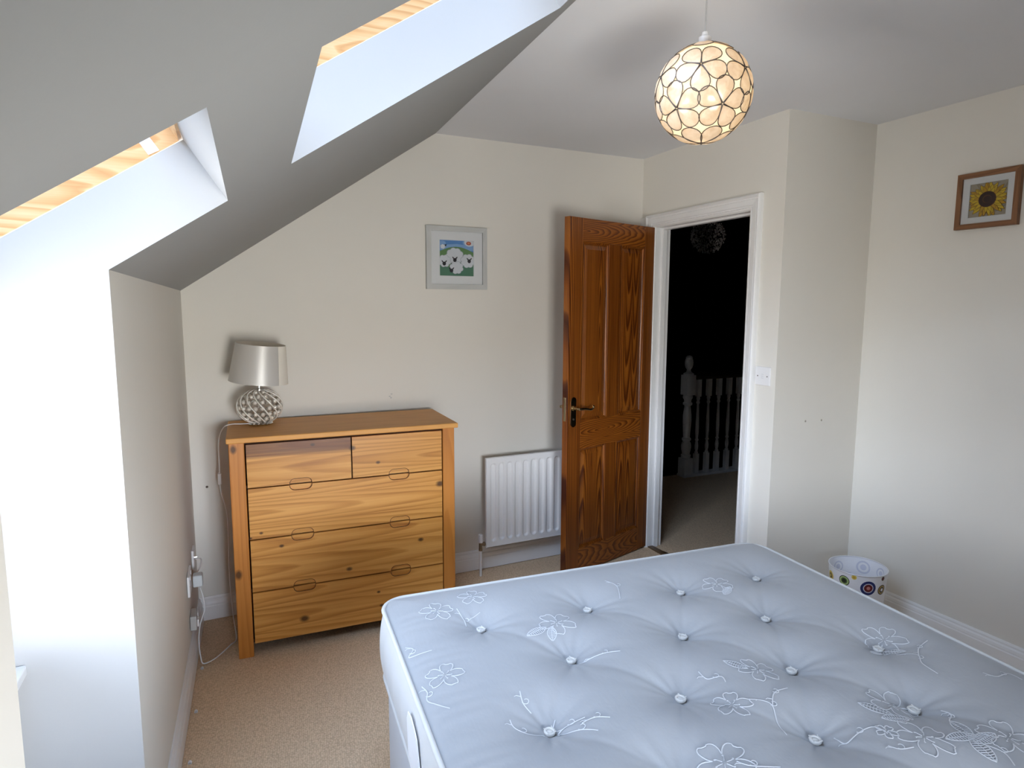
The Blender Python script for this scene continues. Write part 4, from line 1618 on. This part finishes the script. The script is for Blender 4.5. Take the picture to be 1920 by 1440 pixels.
def sunflower_print(e, w_, h_, Hd):
    p = Print(w_, h_, Hd)
    p.poly([(0, 0), (1, 0), (1, 1), (0, 1)], c_bei)
    rs_ = random.Random(5)
    for k in range(14):
        x, y = rs_.random(), rs_.random()
        p.disc(x, y, .16, .02, c_bei2, 8, rs_.uniform(0, 3))
    cx, cy = .5, .5
    for layer, (n, ln, wd) in enumerate(((22, .56, .070), (20, .49, .060), (16, .40, .050))):
        for k in range(n):
            a = 2 * pi * (k + .4 * layer) / n + rs_.uniform(-.08, .08)
            l_ = ln * rs_.uniform(.88, 1.04)
            for (m_, f_) in ((c_y3, 1.0), (c_y1 if (k + layer) % 3 else c_y2, .82)):
                mid = .15 + (l_ - .15) * .55
                pts = []
                for t in [i / 8 for i in range(9)]:
                    pts.append((.14 + (l_ - .14) * t * (1 if f_ == 1 else .95), wd * f_ * sin(pi * min(1, t * .9 + .1)) ** .8))
                pl = pts + [(x, -y) for x, y in pts[::-1]]
                p.poly([(cx + x * cos(a) - y * sin(a), cy + x * sin(a) + y * cos(a)) for x, y in pl], m_)
    p.disc(cx, cy, .235, .235, c_seed2, 24)
    p.disc(cx, cy, .215, .215, c_seed, 24)
    p.disc(cx - .01, cy + .01, .12, .12, c_seed2, 18)
    p.disc(cx, cy, .10, .10, c_seed, 18)
    p.done(e)


M['oak_frame'] = wood('brown_oak_frame', (0.13, 0.055, 0.022), (0.20, 0.085, 0.035), (0.26, 0.12, 0.05), axis='z', across='x', freq=60, wob=.02, rough=.45, contrast=.8)
M['oak_frame_h'] = wood('brown_oak_frame_rail', (0.13, 0.055, 0.022), (0.20, 0.085, 0.035), (0.26, 0.12, 0.05), axis='x', across='z', freq=60, wob=.02, rough=.45, contrast=.8)
ysun = -1.586
picture('sunflower_picture', (W2 + 0.0119 * (C2[1] - ysun), ysun, 1.861), -pi / 2 + 0.0119, 0.247, 0.236, 0.0215, 0.148, 0.141, sunflower_print, (M['oak_frame'], M['oak_frame_h']),
        'brown wood framed sunflower picture hanging on the right wall')

# ------------------------------------------------------------------ light switch plate
sw = empty('light_switch', (W1, -0.979, 1.143), 0, 'white square wall plate with two screws right of the doorway', 'light switch')
MB().bbox(-.009, 0, -.047, .047, 0, .090, 0.003).build('face_plate', M['white_plastic'], sw)
for y in (-.030, .030):
    MB().lathe([(0, .0012), (.0028, .001), (.0034, 0)], (-.009, y, .045), 10, Matrix.Rotation(-pi / 2, 4, 'Y')).build('screw', M['dark_metal'], sw)
for z in (.036, .045, .054):
    MB().box(-.0096, -.0088, -.007, .007, z - .0012, z + .0012).build('embossed_mark', plain('grey_emboss', (0.62, 0.62, 0.64), .4), sw)

# ------------------------------------------------------------------ waste bin
BR, BR2, BH = 0.1250, 0.106, 0.302
bin_ = empty('waste_bin', (2.870, -1.322, 0.0), 0, 'small white bin with coloured ring motifs standing by the right wall behind the bed', 'waste bin')
M['tin'] = plain('white_printed_tin', (0.80, 0.80, 0.83), 0.3, var=.01)
b = MB()
nb = 48
prof = [(0, 0.004), (BR2 - .002, 0.004), (BR - .0012, BH), (BR, BH), (BR2, 0.0), (0, 0.0)]
b.lathe(prof, n=nb)
b.build('body', M['tin'], bin_, smooth=40)
MB().tube([(BR * cos(2 * pi * k / 48), BR * sin(2 * pi * k / 48), BH) for k in range(48)], .0028, 8, closed=True).build('rolled_rim', plain('steel_rim', (0.70, 0.70, 0.74), .30, .25), bin_, smooth=180)
cam_a = atan2(CAM.y - bin_.location.y, CAM.x - bin_.location.x)
ringm = {}


def rm(nm, c_):
    if nm not in ringm:
        ringm[nm] = plain('bin_' + nm, c_, .35, var=.02)
    return ringm[nm]


navy, maroon, pink = rm('navy', (.012, .022, .12)), rm('maroon', (.12, .008, .01)), rm('pink', (.55, .22, .20))
green, lime, dkg = rm('olive', (.10, .16, .05)), rm('lime', (.42, .55, .22)), rm('black_green', (.010, .02, .008))
ochre, yel, brn = rm('ochre', (.50, .33, .05)), rm('yellow', (.70, .55, .12)), rm('brown', (.07, .035, .01))
white_ = rm('white', (.8, .8, .82))
pale = rm('pale_grey', (.60, .61, .70))


def ring_motif(da, zf, r, cols, inside=False, name='ring_motif'):
    zf += 0.022
    b = MB()
    mats = []
    a0 = cam_a + da
    for j, (f_, m_) in enumerate(cols):
        if m_ not in mats:
            mats.append(m_)
        b.mi = mats.index(m_)
        pts = []
        for k in range(20):
            t = 2 * pi * k / 20
            z = zf + r * f_ * sin(t)
            rad = BR2 + (BR - BR2) * z / BH
            off = (.0004 + .00022 * j) * (-1 if inside else 1) - (.0014 if inside else 0)
            a = a0 + r * f_ * cos(t) / rad
            pts.append(((rad + off) * cos(a), (rad + off) * sin(a), z))
        zc = zf
        rad = BR2 + (BR - BR2) * zc / BH
        off = (.0004 + .00022 * j) * (-1 if inside else 1) - (.0014 if inside else 0)
        # fan via strips so that the disc follows the curved wall
        rings = []
        for s_ in (1.0, .66, .33):
            rr = []
            for k in range(20):
                t = 2 * pi * k / 20
                z = zf + r * f_ * s_ * sin(t)
                rad_ = BR2 + (BR - BR2) * z / BH
                a = a0 + r * f_ * s_ * cos(t) / rad_
                rr.append(b.bm.verts.new(((rad_ + off) * cos(a), (rad_ + off) * sin(a), z)))
            rings.append(rr)
        for ra, rb in zip(rings, rings[1:]):
            for k in range(20):
                b._f([ra[k], ra[(k + 1) % 20], rb[(k + 1) % 20], rb[k]])
        b._f(rings[-1])
    return b.build(name, mats, bin_, recalc=False)


ring_motif(0.40, 0.224, .0340, [(1, navy), (.66, pale), (.55, maroon), (.24, pink)])
ring_motif(-0.44, 0.240, .0240, [(1, dkg), (.86, lime), (.62, green), (.42, dkg)])
ring_motif(-1.12, 0.232, .0230, [(1, yel), (.72, ochre), (.52, brn), (.28, yel)])
ring_motif(0.98, 0.212, .0240, [(1, brn), (.8, ochre), (.62, brn), (.3, white_)])
ring_motif(0.36, 0.160, .0220, [(1, maroon), (.8, pink), (.6, maroon)])
ring_motif(-0.10, 0.268, .011, [(1, yel), (.6, ochre)])
ring_motif(0.98, 0.266, .010, [(1, brn), (.6, maroon)])
ring_motif(-0.62, 0.16, .027, [(1, navy), (.7, pale), (.5, navy)])
for da, z, r in ((2.95, .235, .032), (2.2, .235, .028), (-2.35, .23, .028), (2.6, .175, .018), (-2.8, .18, .020)):
    ring_motif(da, z, r, [(1, pale), (.75, white_), (.45, pale)], True, 'inner_ring_motif')

# ------------------------------------------------------------------ pendant light
GC = Vector((1.3998, -1.8481, 2.100))
GR = 0.1285
pend = empty('pendant_light', (GC.x, GC.y, 2.4176), 0, 'lit round capiz shell pendant lamp hanging from the ceiling', 'pendant lamp')
ZO = GC.z - 2.4176
MB().lathe([(0, 0), (.040, 0), (.038, -.012), (.022, -.022), (.006, -.026), (0, -.026)], n=24).build('ceiling_rose', M['white_plastic'], pend, smooth=50)
MB().tube([(0, 0, -.02), (0.001, 0, -.08), (0, 0, ZO + .155)], .0022, 6).build('cord', plain('grey_flex', (.45, .45, .46), .5), pend)
MB().lathe([(0, ZO + .160), (.008, ZO + .160), (.0105, ZO + .150), (.0165, ZO + .147), (.0165, ZO + .120), (.013, ZO + .112), (.013, ZO + .06), (0, ZO + .06)], n=20).build('lamp_holder', M['white_plastic'], pend, smooth=40)
tb = NT('lit_bulb')
em = tb.n('Emission')
em.inputs['Color'].default_value = (1.0, 0.78, 0.48, 1)
em.inputs['Strength'].default_value = BULB
tb.l(em.outputs[0], tb.out.inputs['Surface'])
MB().lathe([(0, ZO + .062), (.013, ZO + .060), (.014, ZO + .045), (.024, ZO + .020), (.028, ZO - .005), (.022, ZO - .028), (.010, ZO - .038), (0, ZO - .040)], n=18).build('bulb', tb.m, pend, smooth=60, label='glowing warm bulb')
# capiz
tq = NT('capiz_shell')
tcn = tq.n('TexCoord')
nz = tq.noise(tcn.outputs['Object'], 38, 4, .6, .6)
oi = tq.n('ObjectInfo')
col = tq.ramp(nz, [(.3, (.66, .52, .36)), (.7, (.86, .78, .66))])
col = tq.mix(tq.math('MULTIPLY', oi.outputs['Random'], .45), col, (.80, .72, .68))
di = tq.n('BsdfDiffuse')
trn = tq.n('BsdfTranslucent')
gl = tq.n('BsdfGlossy')
gl.inputs['Roughness'].default_value = .22
tq.l(col, di.inputs[0])
tq.l(col, trn.inputs[0])
m1 = tq.n('MixShader')
m1.inputs[0].default_value = .5
tq.l(di.outputs[0], m1.inputs[1])
tq.l(trn.outputs[0], m1.inputs[2])
m2 = tq.n('MixShader')
m2.inputs[0].default_value = .07
tq.l(m1.outputs[0], m2.inputs[1])
tq.l(gl.outputs[0], m2.inputs[2])
tq.l(m2.outputs[0], tq.out.inputs['Surface'])
M['capiz'] = tq.m
tl_ = NT('capiz_filler')
nd_ = tl_.n('BsdfTranslucent')
nd_.inputs[0].default_value = (.80, .75, .66, 1)
nf_ = tl_.n('BsdfDiffuse')
nf_.inputs[0].default_value = (.80, .76, .66, 1)
nm_ = tl_.n('MixShader')
nm_.inputs[0].default_value = .62
tl_.l(nf_.outputs[0], nm_.inputs[1])
tl_.l(nd_.outputs[0], nm_.inputs[2])
tl_.l(nm_.outputs[0], tl_.out.inputs['Surface'])
MB().lathe([((GR - .004) * cos(radians(a)), ZO + (GR - .004) * sin(radians(a))) for a in range(-78, 79, 6)], n=40).build('shell_filler', tl_.m, pend, smooth=180, label='pale translucent shell filling the gaps')
lon0 = atan2(CAM.y - GC.y, CAM.x - GC.x)


def petal(la, lo, ang, reach, wid, nm='petal'):
    """flower centre at lat/lon, petal direction ang (0 = east, 90 = north)"""
    la, lo = radians(la), lon0 + radians(lo)
    n_ = Vector((cos(la) * cos(lo), cos(la) * sin(lo), sin(la)))
    ea = Vector((-sin(lo), cos(lo), 0))
    no = n_.cross(ea) * 1.0
    no = Vector((-sin(la) * cos(lo), -sin(la) * sin(lo), cos(la)))
    d = cos(ang) * ea + sin(ang) * no
    s_ = -sin(ang) * ea + cos(ang) * no

    def pt(x, y, r):
        v_ = n_ + d * math.tan(radians(x)) + s_ * math.tan(radians(y))
        return v_.normalized() * r + Vector((0, 0, ZO))
    K = 22
    outl = []
    for k in range(K):
        t = 2 * pi * k / K
        c_ = (1 - cos(t)) / 2               # 0 at the flower centre, 1 at the tip
        x = reach * (0.03 + 0.97 * c_)
        y = wid * sin(t) * (c_ ** 0.62) * 1.06
        outl.append((x, y))
    b = MB()
    mid = [b.bm.verts.new(pt(x, y, GR - .001)) for x, y in outl]
    cx_ = reach * .62
    inn = [b.bm.verts.new(pt(cx_ + (x - cx_) * .5, y * .5, GR + .0015)) for x, y in outl]
    for k in range(K):
        b._f([mid[k], mid[(k + 1) % K], inn[(k + 1) % K], inn[k]])
    b._f(inn)
    o = b.build(nm, M['capiz'], pend, smooth=180)
    MB().tube([pt(x, y, GR) for x, y in outl], .00125, 5, closed=True).build('wire_edge', M['dark_metal'], o, smooth=180)


for k in range(6):
    for j in range(5):
        petal(17.4, -3.5 + 60 * k, -pi / 2 + 2 * pi * j / 5, 30.5, 15.3)
        petal(-26.8, 25.5 + 60 * k, pi / 2 + 2 * pi * j / 5, 30.5, 15.3)
    petal(-90, 180, radians(60 * k + 30 + 90) + 0 * lon0, 37, 17.0)
    petal(90, 0, radians(60 * k + 26), 40, 18.0)
